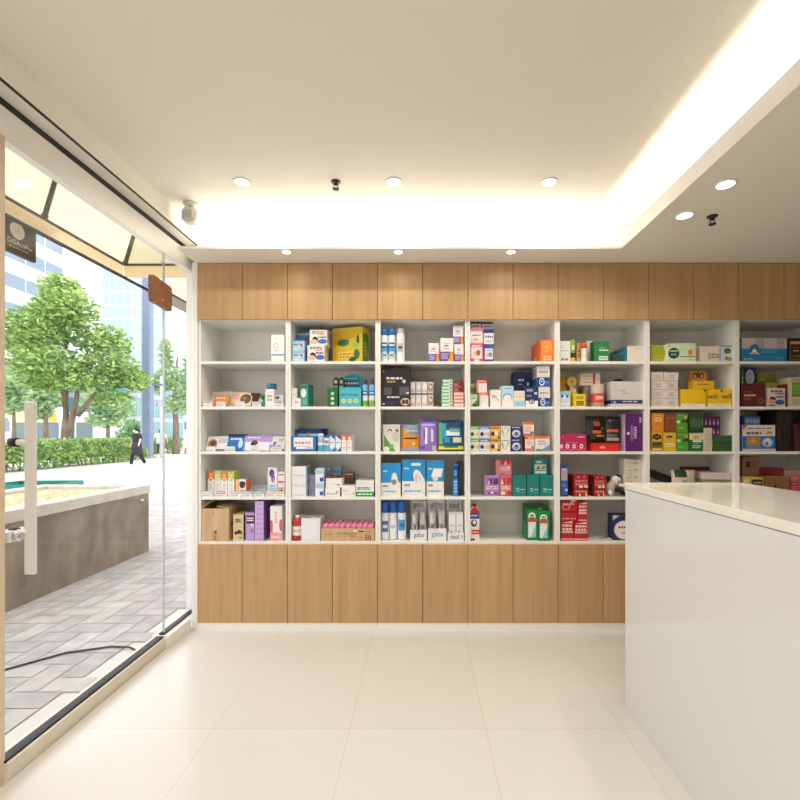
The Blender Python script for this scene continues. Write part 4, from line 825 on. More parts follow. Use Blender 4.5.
for j in range(2):
    for i in range(9):
        x0 = PX(321.2, 3.01)+.012+i*.0383; k += 1
        mb = MB().box(-.0175, .0175, -.045, .045, 0, .105, M('ec86a0', .35), .004); marks(mb, 'U: r .1 .1 .9 .9 f4b6c6; U: g .1 .1 .6 .1 .1 .6 d03a64; U: r .2 .55 .9 .7 e04a74; U: d .2 .2 .9 .4 white 1; r .1 .4 .9 .8 d03a64', box_frame(.035, .09, .105), rnd)
        tag(mb.build('pink_pack', None, (x0+.012, 3.063+j*.095, SZ[4]+.0055)), 'pink pack %s in the %s row of the brown cardboard tray' % (('at the left end', 'second from left', 'third from left', 'fourth from left', 'at the centre', 'fourth from right', 'third from right', 'second from right', 'at the right end')[i], ('front', 'back')[j]), 'pack', g)
# ---- bay 3
g = 'blue-capped spray cans, third bay'
for x0, x1, lb in ((380.3, 387.3, 'left blue-capped spray can on third bay top shelf'), (388, 395.2, 'right blue-capped spray can on third bay top shelf')):
    t, r, hb = can(3, 1, x0, x1, 329, lb, '1f7fd0', [(0, .3, 'e4ebee'), (.3, .62, '4fa6d8'), (.62, 1, 'eef2f4')], .2, s=.02, group=g, capr=.9); badge(t, r, hb*.1, 0, 1.6, hb*.28, 'lgrey', extra='sky'); badge(t, r, hb*.52, 0, 1.9, hb*.2, '2a63a8', extra='white')
t, r, hb = can(3, 1, 396, 404.6, 328.6, 'tall white bottle with grey mark beside the blue-capped cans', 'eceaea', [(0, 1, 'efedec')], .16, s=.03, name='lotion_bottle', cat='bottle', capr=.85); badge(t, r, hb*.35, 0, 1.2, hb*.3, 'b9bfc8', extra='dgrey')
g = 'white and purple cartons'
dd = 'e .45 .6 .2 .11 6b4a9c; e .45 .57 .24 .08 f1ece6; d .2 .52 .7 .56 purple 1; r 0 0 1 .42 6d52a6; r .72 0 1 .42 ea9a3c; d .08 .1 .6 .36 cfc0e4 3; d .25 .74 .7 .78 9a86b8 1'
for x0, x1, y0, y1, lb, s_ in ((428.5, 439.5, 343, None, 'shorter white and purple carton at left of the group, third bay top shelf', .03), (440.2, 453.6, 338, None, 'largest white and purple carton with orange corner, third bay top shelf', .015),
        (454.2, 463.8, 344.2, None, 'white and purple carton under the upper one, right end of third bay top shelf', .02), (453, 463.6, 325.8, 344.2, 'white and purple carton stacked on another, right end of third bay top shelf', .025)):
    C(3, 1, x0, x1, y0, lb, 'f1ece6', dd+('; g .5 0 1 0 1 .42 ee9a38' if x0 == 440.2 else ''), s=s_, d=.09, y1=y1, group=g, yaw=0, side='8a76b4')
C(3, 2, 380.2, 409.8, 368.2, 'big black box with white lettering, third bay second shelf', '26232a', 'd .18 .7 .72 .78 e8e4dc 1; d .2 .62 .52 .68 c8b060 1; e .78 .66 .06 .05 c8c6c6; r .08 .3 .36 .5 56545c; r .62 .3 .95 .52 5c5a62; d .2 .22 .62 .28 e8e6ea 1; r .16 .05 .48 .15 34305a; e .82 .13 .16 .1 d8b8a8; e .76 .13 .06 .06 6a2a24; e .88 .13 .06 .06 6a2a24; e .08 .92 .03 .02 gold; r .86 .34 .94 .38 white; d .05 .05 .14 .1 white 1', s=.03, d=.11)
g = 'sachet packs in two tiers, third bay'
for j, (y0, y1) in enumerate(((393.3, None), (380.5, 393.3))):
    for i in range(4):
        x0 = 409.8+i*5.95+j*.1; c = ('e6dbe0', 'd8cdd8', 'ece6e2', 'a87848')[i]
        C(3, 2, x0, x0+5.7, y0, 'pale sachet pack, %s of the %s tier beside the black box' % (('leftmost', 'second', 'third')[i], ('lower', 'upper')[j]) if i < 3 else 'sachet pack with brown picture, right end of the %s tier beside the black box' % ('lower', 'upper')[j],
          'dcd3d6', 'r 0 .9 1 1 3a3438; e .5 .45 .42 .34 %s; d .1 .1 .9 .3 b8a4aa 2; e .5 .5 .2 .14 f0ecea' % c, s=.05+.004*j, d=.1, y1=y1, group=g, name='sachet_pack', cat='pack')
g = 'thin green and white boxes'
ys = [379.5+i*(406.2-379.5)/8 for i in range(9)]; N8 = ['topmost', 'second', 'third', 'fourth', 'fifth', 'sixth', 'seventh', 'lowest']
for i in range(7, -1, -1):
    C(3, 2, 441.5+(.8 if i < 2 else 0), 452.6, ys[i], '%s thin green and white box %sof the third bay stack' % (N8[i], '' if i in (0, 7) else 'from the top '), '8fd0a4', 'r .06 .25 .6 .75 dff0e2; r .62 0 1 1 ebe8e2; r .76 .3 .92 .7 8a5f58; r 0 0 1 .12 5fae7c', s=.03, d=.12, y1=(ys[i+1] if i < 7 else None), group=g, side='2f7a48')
g = 'thin red and white boxes'; ys = [392.2+i*3.5 for i in range(5)]
for i in range(3, -1, -1):
    C(3, 2, 453.6, 463.9, ys[i], '%s thin coral and white box %sof the third bay stack' % (['topmost', 'second', 'third', 'lowest'][i], '' if i in (0, 3) else 'from the top '), 'f0a49a', 'r .06 .2 .62 .7 f6e4de; r .7 .2 .95 .7 f4efe6; r 0 0 1 .16 d8564e', s=.025, d=.1, y1=(ys[i+1] if i < 3 else None), group=g)
g = 'dark red boxes on the coral ones'; ys = [382, 387.1, 392.2]
for i in (1, 0):
    C(3, 2, 453, 463, ys[i], '%s dark red box on top of the coral and white boxes' % ('upper', 'lower')[i], '8f3038', 'r .05 .2 .5 .7 b46868; r .56 .2 .94 .7 74222c; r 0 0 1 .1 c87a72', s=.03, d=.1, y1=ys[i+1], group=g)
C(3, 3, 382.5, 400.2, 424.5, 'white box with green leaf and face pictures, third bay middle shelf', 'e4e0d8', 'g .08 0 .75 0 .08 .62 5da044; e .2 .08 .2 .1 e4e8d8; e .42 .76 .13 .08 6d6a62; e .42 .72 .1 .06 e8d8c8; e .82 .76 .1 .08 7a766c; e .75 .55 .2 .2 d0c8be; d .1 .88 .9 .97 lgrey 1; r 0 0 .06 1 c4beb4; e .5 .2 .14 .08 7dbb60', s=.03, d=.06)
pouch(3, 3, 400.8, 419.2, 424, 'orange and blue soft pack, third bay middle shelf', 'e0962c', [(0, .62, 1, 1, '7d98b4'), (0, .62, .45, .85, 'c7a25a'), (.3, .72, .9, .8, 'b7c6d6'), (.12, .42, .9, .5, '3a2a18'), (0, 0, 1, .12, '8fb2c8'), (.62, .24, .8, .36, 'e8d8c0')], s=.03, th=.05, lean=2)
pouch(3, 3, 419.6, 437.6, 418.5, 'purple soft pack with white upright lettering, third bay middle shelf', '9478cc', [(0, .9, 1, 1, '6f55b0'), (.1, .78, .9, .84, 'c6b4e6'), (.3, .22, .46, .7, 'efeaf4'), (.66, .26, .8, .66, 'e4dcf0'), (.24, .4, .3, .64, '3c3450'), (0, .05, .3, .14, '6a4eae'), (.7, .02, .95, .14, 'd8c8b8')], s=.03, th=.05, lean=2)
pouch(3, 3, 438.6, 464, 420, 'dark teal soft pack with yellow foot, third bay middle shelf', '12557a', [(0, .8, 1, 1, '0e3e66'), (0, .2, .16, .95, '58b06a'), (.05, .45, .3, .9, '2f9cb0'), (.26, .52, .85, .64, 'e8eef0'), (.4, .62, .88, .7, '6db2a0'), (.55, .28, .9, .46, 'd8dcc4'), (.2, .3, .46, .46, '2fa0d0'), (0, .04, 1, .19, 'e4e03a'), (.2, .1, .8, .15, '3f8a60'), (0, 0, 1, .04, '3a3a1c')], s=.02, th=.06, lean=2, shine=.25)
g = 'blue and white towel boxes'
for x0, x1, y0, lb, ex in ((380.8, 400.6, 463.5, 'left blue and white box with draped white towel picture', 'e .68 .52 .16 .2 eae6e2; e .64 .46 .12 .12 d8bcb0; g .45 .36 .95 .36 .7 .74 efece8; e .66 .44 .14 .08 a08a7c'),
        (402, 425.4, 460, 'middle and largest blue and white box with hanging white towel picture', 'e .62 .58 .14 .16 f0eeea; g .5 .42 .78 .42 .66 .74 f0eeea; g .8 .4 .98 .44 .74 .72 f4f2f0; e .62 .5 .06 .14 e2c8c0; r .4 .84 .8 .92 dceef6'),
        (426.6, 444, 460.5, 'right blue and white box with folded white towel picture', 'g .25 .54 .85 .54 .4 .78 f2f0ee; g .4 .78 .95 .78 .85 .54 f2f0ee; g .4 .78 .85 .54 .4 .54 f2f0ee; e .5 .5 .16 .07 e6e0dc')):
    C(3, 4, x0, x1, y0, lb, 'eeece6', 'r 0 .42 1 1 1d94d8; %s; d .1 .74 .32 .8 e8f4fa 1; d .1 .27 .36 .36 7a80b4 1; d .1 .12 .8 .18 4aa8d4 1; e .07 .08 .04 .03 lgrey' % ex, s=.025, d=.09, group=g)
C(3, 4, 458.2, 461.5, 461.5, 'thin black box beside the blue carton, third bay fourth shelf', '23242e', 'd .2 .2 .8 .8 dgrey 4', s=.05, d=.12)
C(3, 4, 453, 458, 464, 'slim blue carton standing at right of third bay fourth shelf', '2a86d8', 'r 0 .55 1 .9 1c3f8c; e .5 .72 .36 .1 4aa4e6; d .2 .1 .8 .5 a8d8f4 4; e .5 .9 .4 .05 183468', s=.03, d=.08)
g = 'blue-capped white spray cans, third bay bottom'
for i, (x0, x1, lb) in enumerate(((380.6, 388.6, 'leftmost of three blue-capped white cans, third bay bottom shelf'), (389.2, 396.8, 'middle of three blue-capped white cans, third bay bottom shelf'), (397.4, 406, 'rightmost of three blue-capped white cans, third bay bottom shelf'))):
    t, r, hb = can(3, 5, x0, x1, 500.5, lb, '2166b4', [(0, .04, 'c4c8cc'), (.04, 1, 'e9edf0')], .3, s=.035, group=g, capr=.97, shoulder=.98)
    badge(t, r, hb*(.3 if i != 2 else .35), 0, 1.7, hb*.4, ('3a70a8', 'f2f4f6', '3fa0d0')[i], extra=('e0e2d4', 'pale', '1f7ab4')[i])
for k, (x0, x1, y0, hx, lb, col) in enumerate(((410, 427, 530, 500.5, 'left white display tray of foil pouches, third bay bottom shelf', '3a3640'), (427.8, 446.6, 528.5, 499.8, 'middle white display tray of foil pouches with blue lettering', '4a8cb8'))):
    t, wd, hh = tray(3, 5, x0, x1, y0, hx, 0, lb, 'e9e8e8', 'T .52 .5 .62 .5 %s gaba; d .3 .85 .5 .93 grey 1' % col, 'T .5 .82 .62 .24 %s gaba' % col, s=.012, d=.15)
    for i in range(2):
        w2 = (x1-x0)/2
        pouch(3, 5, x0+.7+i*(w2-.2), x0+w2-.3+i*(w2-.2), 511.5-k*1.5, 'crumpled silver foil pouch, %s in the %s display tray' % (('left', 'right')[i], ('left', 'middle')[k]), 'd6d4d8', [(.3, .35, .7, .5, '8a8a9c'), (.2, .1, .6, .2, 'eceaf0')], s=.035, th=.09, lean=8, group='silver foil pouches', name='foil_pouch', shine=.3, metal=.35, y1=541.5, wob=.008)
t, wd, hh = tray(3, 5, 447.4, 464.2, 532.5, 500, 0, 'right white display tray of slim cartons, third bay bottom shelf', 'e6e5e6', 'T .42 .5 .5 .5 3a3848 tied; e .88 .5 .05 .16 grey', 'T .5 .82 .6 .22 3a3848 tied; d .6 .62 .9 .68 grey 1', s=.012, d=.15)
for i in range(2):
    C(3, 5, 448.7+i*7.5, 455.8+i*7.5, 512.3, 'slim white carton, %s of two in the right display tray' % ('left', 'right')[i], 'eceaea', 'd .2 .5 .8 .56 9090b4 1; e .4 .3 .12 .03 5a6088; g 0 1 1 1 .4 .88 dad8d8', s=.035, d=.06, y1=541.5, group='slim cartons in the tray')
# ---- bay 4
bx = (('white and pink boxed pack with pink frame, front left of fourth bay top shelf', 470, 483.2, 343.2, None, 'ece4e4', 'r 0 0 1 .16 e0426a; r 0 .78 1 1 ea6a8c; r 0 0 .08 1 e0426a; r .92 0 1 1 e0426a; d .15 .8 .8 .9 white 1; e .4 .45 .16 .12 e8c8a0; e .62 .48 .16 .16 b4524a; r .3 .04 .7 .12 white'),
      ('white box with pink lid band stacked on the pink framed one', 470, 483, 328.4, 343.2, 'ece6e2', 'r 0 .8 1 1 ee7c98; g .9 .8 1 .8 1 .6 ee7c98; d .2 .46 .8 .6 6a5a74 1; e .45 .26 .24 .07 e2b060; d .1 .08 .9 .14 lgrey 1; r 0 0 1 .04 d8c8c8'),
      ('white box with navy frame, fourth bay top shelf', 483.8, 494, 345, None, 'e6e4ea', 'r 0 0 1 .14 2c3f94; r 0 .8 1 1 2c4fa4; r 0 0 .08 1 2c3f94; r .92 0 1 1 2c3f94; e .36 .42 .2 .14 d8c4a8; e .64 .42 .18 .14 a09080; d .15 .64 .8 .72 7080b8 1'),
      ('white box with navy lid band stacked on the navy framed one', 483.8, 493.9, 329.2, 345, 'e6e4e8', 'r 0 .76 1 1 25357f; d .1 .44 .9 .6 5a5468 1; e .45 .24 .3 .08 d8c4a0; r 0 0 1 .05 25357f'))
for lb, x0, x1, y0, y1, c, dd in bx: C(4, 1, x0, x1, y0, lb, c, dd, s=.02, d=.12, y1=y1)
for i, (x0, x1, y1) in enumerate(((470.2, 481, 328.4), (481.6, 493, 329.2))):
    C(4, 1, x0, x1, 321.8+.6*i, '%s grey box with dark top on the tall stacks, fourth bay top shelf' % ('left', 'right')[i], 'c4bfc4', 'r 0 .72 1 1 3e3a3c; d .2 .2 .8 .55 6a5a68 1; r 0 0 .12 .7 8f8a90', s=.03, d=.1, y1=y1, group='grey boxes atop the stacks')
C(4, 1, 540.8, 554, 340, 'bright orange box at right end of fourth bay top shelf', 'f08426', 'e .48 .68 .34 .24 f4a868; e .48 .68 .28 .19 f08426; e .48 .68 .18 .12 f4a868; r .22 .08 .82 .26 f6c8a0; d .28 .12 .76 .22 d86a20 2; L: e .4 .2 .2 .16 f0a888; L: d .1 .6 .7 .7 e86a30 1', s=.02, d=.25, side='e46a22')
C(4, 2, 470, 477.4, 394.2, 'white and green box at the front, left end of fourth bay second shelf', 'dfe6cc', 'g 0 0 1 0 1 .6 5f9a3a; r 0 .84 1 1 c8d8a8; e .7 .12 .3 .1 2a5a24; d .1 .6 .8 .76 7fa060 2', s=.02, d=.08)
C(4, 2, 470, 477.5, 383.6, 'olive green box behind the white and green one', 'a4b074', 'r 0 .86 1 1 dce0c0; r 0 .64 1 .8 7a8a50; d .1 .86 .9 .94 grey 1', s=.11, d=.1)
g = 'coral topped white boxes'
C(4, 2, 479.2, 488.6, 392.4, 'lower white box with coral top, fourth bay second shelf', 'f0ebe8', 'r 0 .8 1 1 e0604a; r 0 0 .1 1 ea8a78; d .2 .84 .8 .94 f6d8d0 1; e .3 .36 .06 .04 sky; d .2 .5 .8 .58 lgrey 1; g 1 1 1 .7 .8 1 d84a3c', s=.02, d=.09, group=g)
C(4, 2, 477.4, 487, 379.8, 'upper white box with coral top, fourth bay second shelf', 'f0e6e2', 'r 0 .74 1 1 e2654e; r 0 0 .12 1 ee9484; d .2 .84 .8 .94 f6d8d0 1; e .4 .4 .06 .04 sky; d .2 .2 .8 .28 lgrey 1', s=.03, d=.08, y1=392.4, group=g)
C(4, 2, 490, 501, 389.8, 'white box with small blue letters and pink dot, fourth bay second shelf', 'f0ece8', 'd .2 .52 .5 .7 5f70a8 2; e .72 .42 .07 .05 e05a70; g 0 1 .2 1 0 .8 d8d4ce; r .56 .5 .62 .66 9ab0d0', s=.025, d=.1)
C(4, 2, 501.4, 513.6, 385.8, 'pale blue and white box with arched picture, fourth bay second shelf', 'f1eeea', 'r 0 .46 1 1 b4def0; e .5 .46 .4 .2 7fb4d0; e .5 .42 .32 .16 f1eeea; d .2 .84 .8 .92 6fa8cc 1', s=.04, d=.1)
C(4, 2, 514.2, 525, 390.8, 'cream box with orange lines and pale blue foot, fourth bay second shelf', 'f1e8de', 'r 0 0 1 .36 a6d4ec; d .1 .06 .9 .26 7fb8d8 2; d .1 .58 .9 .66 e8a060 1; d .1 .76 .9 .82 e8b880 1; r 0 .36 1 .4 d8e0e4', s=.02, d=.09)
C(4, 2, 514, 530.4, 371.8, 'navy box with white lower strip, at the back of fourth bay second shelf', '1f2e63', 'r 0 .30 1 .46 e8e4dc; d .1 .31 .9 .44 navy 2; d .25 .72 .6 .82 c8d0e8 1; e .86 .66 .08 .05 dfe2ee; e .6 .56 .08 .05 4a7ad0; d .25 .62 .5 .68 8a98c8 1', s=.14, d=.12)
C(4, 2, 525.4, 538, 386.8, 'navy box with white foot at the front, fourth bay second shelf', '22306a', 'r 0 0 1 .3 f0eeea; e .5 .27 .24 .13 2a3a7a; e .5 .27 .15 .08 f0eeea; e .52 .28 .08 .05 3a62b8; d .1 .76 .6 .88 e4e8f4 2; r .7 .62 .95 .72 dfe4f2; d .1 .5 .5 .6 a8b4dc 1', s=.02, d=.1)
g = 'white and navy boxes with blue ring'
dd = 'r 0 0 1 .42 1c2b58; g 0 0 1 0 1 .42 2a5fb0; e .36 .24 .22 .19 e8eaee; e .36 .24 .15 .13 2a62b4; e .36 .26 .06 .05 c8d8ec; d .1 .64 .8 .76 8a8490 1; r 0 .42 1 .45 3f70c0; d .6 .16 .9 .26 7fa8dc 1; L: r 0 0 1 .42 2f67b8; L: d .1 .5 .8 .9 grey 4'
C(4, 2, 538.6, 550.2, 387, 'lower white and navy box with blue ring mark, fourth bay second shelf', 'e2dfdc', dd, s=.02, d=.12, group=g)
C(4, 2, 537.2, 550, 365.5, 'upper and larger white and navy box with blue ring mark', 'e2dfdc', dd, s=.025, d=.16, y1=387, group=g)
cols = ((469.8, 479.2, 'green-topped', 'dce4dc', 'r 0 .74 1 1 6fb04a; d .1 .78 .8 .9 e4f0d8 1; e .22 .36 .17 .16 25306c; r .44 .26 .5 .46 e0604a; e .8 .36 .2 .17 eec080; r 0 0 1 .06 c8ccc4'),
        (479.6, 490.2, 'blue-topped', 'dfe2e8', 'r 0 .74 1 1 5f80c8; d .1 .78 .8 .9 dfe6f6 1; e .22 .36 .17 .16 25306c; r .46 .26 .52 .46 c05a60; e .82 .36 .18 .17 eec080; r 0 0 1 .06 c0c4cc'),
        (490.6, 500.4, 'orange', 'efc46c', 'r 0 .74 1 1 e6942e; d .1 .78 .8 .9 6a4a20 1; e .22 .38 .2 .18 3a3050; e .58 .42 .18 .18 f6ecd4; e .86 .4 .12 .14 e08a3a; e .82 .1 .12 .1 3a2a20'))
for j, (y0, y1) in enumerate(((438.6, None), (426, 438.6))):
    for x0, x1, nm, c, dd in cols:
        C(4, 3, x0, x1, y0, '%s %s box in the two-high row, left of fourth bay middle shelf' % (('lower', 'upper')[j], nm), c, dd, s=.015, d=.09, y1=y1, group='two-high boxes, fourth bay middle shelf')
    C(4, 3, 500.8, 510.6, y0, '%s white box with green tick stroke, fourth bay middle shelf' % ('lower', 'upper')[j], 'f0ece2', 'd .12 .8 .88 .9 4a4038 1; r .06 .7 .94 .72 d8d0c0; g .06 .66 .2 .66 .36 .04 2f8a40; g .34 .04 .44 .2 .94 .76 4a5a30; g .94 .76 .8 .74 .34 .04 6fae50', s=.015, d=.09, y1=y1, group='white tick boxes')
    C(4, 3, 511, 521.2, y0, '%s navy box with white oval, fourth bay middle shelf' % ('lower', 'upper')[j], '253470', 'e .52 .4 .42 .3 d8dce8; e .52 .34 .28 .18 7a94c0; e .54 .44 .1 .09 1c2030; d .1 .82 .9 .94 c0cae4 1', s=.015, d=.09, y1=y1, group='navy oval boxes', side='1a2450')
C(4, 3, 525, 534.4, 436.2, 'lower white box with orange band and pink foot, fourth bay middle shelf', 'eee2da', 'r 0 .8 1 1 e8703a; r 0 0 1 .2 e07080; d .2 .4 .8 .7 e0a8a0 2; e .8 .28 .14 .1 6fae78; r .3 .84 .9 .94 f0b090; L: r 0 0 1 1 b0424a', s=.02, d=.08)
C(4, 3, 523.2, 534, 422, 'upper white box with orange band and pink foot, fourth bay middle shelf', 'eedfd4', 'r 0 .82 1 1 e8703a; r 0 0 .9 .18 dc6474; d .2 .3 .7 .7 e6b0a8 3; e .8 .22 .16 .12 4f9a74', s=.03, d=.07, y1=436.2)
C(4, 3, 535, 549.8, 436, 'wide white box with orange band and blue foot, fourth bay middle shelf', 'ece4de', 'r 0 .84 1 1 e87038; g .2 0 1 0 1 .44 7a94c0; r .06 .02 .4 .16 3f9a80; d .2 .4 .7 .74 a8a4b0 2; e .72 .5 .14 .14 c8d0d8; r .86 .84 1 1 f0b080', s=.02, d=.08)
C(4, 4, 484.6, 499.6, 475.4, 'purple patterned box with white lettering, fourth bay fourth shelf', 'b186bc', 'r .2 .56 .52 .86 7a2a74; r .58 .56 .92 .86 6a2e80; g .2 .56 .36 .56 .3 .86 e8c8dc; d .1 .3 .9 .5 e8d8e4 2; r .2 .06 .9 .2 94509c; L: r 0 0 1 1 b8a0c0; e .5 .16 .1 .06 white', s=.05, d=.1, side='b8a0c0')
C(4, 4, 500, 511.8, 475.6, 'red patterned box with white lettering under the pink one', 'd67884', 'r .04 .58 .46 .9 c42c3c; r .54 .58 .96 .9 c83440; g .04 .58 .3 .58 .16 .9 f0d0d0; d .1 .3 .9 .5 f0e0dc 2; e .25 .14 .2 .1 e6d8cc; e .75 .14 .2 .1 b8404c; r 0 0 1 .04 b03444', s=.05, d=.1)
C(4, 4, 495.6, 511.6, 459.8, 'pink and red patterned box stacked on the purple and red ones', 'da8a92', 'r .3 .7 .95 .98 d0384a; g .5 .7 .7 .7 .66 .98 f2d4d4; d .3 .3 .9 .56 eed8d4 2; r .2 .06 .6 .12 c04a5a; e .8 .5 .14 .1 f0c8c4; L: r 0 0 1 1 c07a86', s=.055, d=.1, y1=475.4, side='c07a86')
g = 'teal boxes with white lettering'
for x0, x1, lb in ((512.6, 526.4, 'leftmost of three teal boxes with white lettering'), (526.9, 539.6, 'middle of three teal boxes with white lettering'), (540.2, 552.9, 'rightmost of three teal boxes with white lettering')):
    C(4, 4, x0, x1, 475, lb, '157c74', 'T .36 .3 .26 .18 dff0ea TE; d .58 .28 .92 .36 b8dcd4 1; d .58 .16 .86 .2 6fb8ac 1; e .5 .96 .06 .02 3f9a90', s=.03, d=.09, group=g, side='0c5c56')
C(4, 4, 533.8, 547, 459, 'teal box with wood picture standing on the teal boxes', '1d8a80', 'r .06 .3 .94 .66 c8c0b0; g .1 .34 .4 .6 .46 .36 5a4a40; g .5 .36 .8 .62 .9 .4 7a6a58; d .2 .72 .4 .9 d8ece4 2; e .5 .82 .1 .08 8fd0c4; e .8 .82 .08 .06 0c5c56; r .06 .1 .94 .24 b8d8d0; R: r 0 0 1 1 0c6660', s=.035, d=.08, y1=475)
# milk-carton shaped pack
Y = D0+.03; a, b = PX(470.2, Y), PX(479.3, Y); wd = b-a; hh = PZ(504.4, Y)-SZ[4]; t = thing('bleach_carton', 'white bottle-shaped carton with red shoulder and blue band, fourth bay bottom shelf', 'bottle', ((a+b)/2, Y+.03, SZ[4]+.0003))
mb = MB().prism([(-wd/2, 0), (wd/2, 0), (wd/2, hh*.80), (wd*.3, hh*.93), (-wd*.3, hh*.93), (-wd/2, hh*.80)], -.03, .03, M('efece8', .35)); marks(mb, 'r 0 .6 1 .78 27509c; g 0 .8 1 .8 .5 .97 c82a24; r 0 .765 1 .80 c82a24; d .1 .66 .8 .72 dfe6f2 1; e .42 .48 .34 .1 3a3c44; e .46 .5 .2 .06 e8e6e2; r .14 .17 1 .30 e0432c; r .04 .0 .5 .06 6a6a70; d .2 .2 .9 .26 f4c8b8 1', box_frame(wd, .06, hh), rnd); mb.build('carton_body', t)
MB().lathe([(wd*.22, hh*.93), (wd*.22, hh*.985), (wd*.18, hh), (0, hh)], M('c4241e', .35), seg=16).build('cap', t)
g = 'green and white packs in a row'
for k, (x0, x1, y0, s_, lb) in enumerate(((538.6, 549.8, 511.5, .015, 'nearest green pack with white label, right of fourth bay bottom shelf'), (527, 538.2, 509.5, .03, 'second green pack with white label, left of the nearest one'), (525.5, 535.6, 505, .13, 'third green pack with white label, behind the others'), (535.4, 546, 505, .12, 'farthest right green pack with white label, behind the nearest one'))):
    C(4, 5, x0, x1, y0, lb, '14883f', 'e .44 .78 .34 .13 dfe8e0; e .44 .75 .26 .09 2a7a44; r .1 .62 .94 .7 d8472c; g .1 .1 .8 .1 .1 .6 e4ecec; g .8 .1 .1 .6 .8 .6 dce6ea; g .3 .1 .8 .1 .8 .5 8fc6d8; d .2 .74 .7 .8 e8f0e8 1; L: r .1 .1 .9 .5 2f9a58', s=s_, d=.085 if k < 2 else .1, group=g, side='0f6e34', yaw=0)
# ---- bay 5
C(5, 1, 560, 570.6, 341, 'white box with faint grey print, left end of fifth bay top shelf', 'e6e6e2', 'd .1 .5 .8 .56 a0a8a8 1; d .1 .75 .6 .8 c0c8c8 1; d .1 .02 .8 .2 6a6e6c 1; e .2 .7 .1 .06 c8d0d0', s=.02, d=.09)
t, r, hb = can(5, 1, 571, 576, 340, 'slim lime green and black bottle, fifth bay top shelf', '9cc83a', [(0, .22, 'e6b83a'), (.22, .45, '2e2c2a'), (.45, 1, '86b83a')], .12, s=.02, name='tonic_bottle', cat='bottle', capr=.9, shoulder=.95); badge(t, r, hb*.6, 0, 1.4, hb*.24, 'd0e0a0')
C(5, 1, 576.4, 583, 343.4, 'slim tan box behind the orange-capped bottle, fifth bay top shelf', 'c99a66', 'd .2 .3 .8 .7 b07a44 2; r .1 .1 .6 .2 e6c8a0', s=.06, d=.08)
t, r, hb = can(5, 1, 582.2, 588, 343, 'white bottle with orange cap, fifth bay top shelf', 'e8622a', [(0, 1, 'ece8e0')], .3, s=.02, name='tonic_bottle', cat='bottle', capr=1.0, shoulder=1); badge(t, r, hb*.3, 0, 1.2, hb*.3, 'lgrey')
C(5, 1, 586.5, 593.4, 340.6, 'plain cream box between orange-capped bottle and green box', 'e6e2d8', 'd .2 .6 .8 .66 lgrey 1', s=.09, d=.08)
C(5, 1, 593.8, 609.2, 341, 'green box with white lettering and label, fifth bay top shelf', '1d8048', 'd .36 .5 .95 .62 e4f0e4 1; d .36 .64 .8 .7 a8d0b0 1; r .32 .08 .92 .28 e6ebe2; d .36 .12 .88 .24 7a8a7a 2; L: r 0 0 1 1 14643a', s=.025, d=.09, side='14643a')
C(5, 1, 627.6, 643.4, 345.8, 'white and teal long box, right end of fifth bay top shelf', 'e6dfdc', 'd .5 .82 .9 .88 a8a4a4 1; r 0 0 1 .03 c8c0c0; L: r 0 0 1 1 1f8a98; L: e .4 .4 .2 .16 8a9a4a; L: d .2 .6 .8 .74 8fd0d4 1', s=.02, d=.27, side='1f8a98', top='cfc8c4')
C(5, 2, 560, 570.4, 391, 'white box with pale blue top, left end of fifth bay second shelf', 'e6eaec', 'r 0 .72 1 1 8fc8e4; e .2 .66 .12 .1 3a5a80; e .7 .66 .12 .1 3a5a80; d .1 .3 .8 .5 c8d4dc 2; r 0 0 1 .1 a8d4e8', s=.02, d=.08)
# yellow display with round header
tg = thing('display_tray', 'yellow display box with round duck-yellow headers, fifth bay second shelf', 'display tray', (PX(579.5, D0+.03), D0+.03, SZ[1]+.0003))
hh = PZ(394, D0+.03)-SZ[1]; wd = .083
mb = MB().box(-wd/2, wd/2, 0, .11, 0, hh, M('f0cc1c', .45), .001); marks(mb, 'r .24 .1 .84 .44 2a2414; d .28 .14 .8 .38 c8a834 2; r .2 .62 .8 .8 4a3c18; d .24 .64 .76 .76 f0d860 1; g 0 0 .1 0 0 1 d8b010', box_frame(wd, 0, hh), rnd); mb.build('tray', tg)
mb = MB(); Hh = lambda x, y, r, c, yy: mb.add([(x+r*math.cos(k*math.pi/12), yy, y+r*math.sin(k*math.pi/12)) for k in range(24)], [tuple(range(24))], c)
mb.prism([(-.03, hh)]+[(-.012+.036*math.cos(R(250-k*320/16)), .183+.036*math.sin(R(250-k*320/16))) for k in range(17)]+[(.03, hh)], .112, .115, M('f0ca20', .45))
Hh(-.012, .183, .024, 'e8c890', .1115); Hh(-.014, .182, .014, 'd88a70', .111); Hh(.006, .142, .018, '7f95a0', .1112); Hh(.004, .120, .014, 'ece4d8', .1110); mb.build('header_card', tg)
mb = MB(); mb.prism([(-.085+.042*math.cos(R(-60+k*20)), .185+.036*math.sin(R(-60+k*20))) for k in range(16)]+[(-.05, .05), (.0, .05)], .125, .128, M('c8961c', .45)); mb.prism([(-.04, .0), (.03, .0), (.03, .06), (-.04, .06)], .125, .128, M('c8961c', .45)); mb.build('rear_card', tg)
SUP.setdefault((5, 2), []).append((tg.location.x-wd/2, tg.location.x+wd/2, D0+.03, D0+.16, SZ[1]+hh))
C(5, 2, 583.6, 595.4, 385.4, 'greyish brown pack under the red-ribboned boxes, fifth bay second shelf', '8a746c', 'd .2 .8 .8 .9 c0a8a0 1; r 0 .3 1 .34 6a564e; d .2 .4 .7 .6 a08c84 2', s=.10, d=.1)
g = 'white boxes with red ribbon'
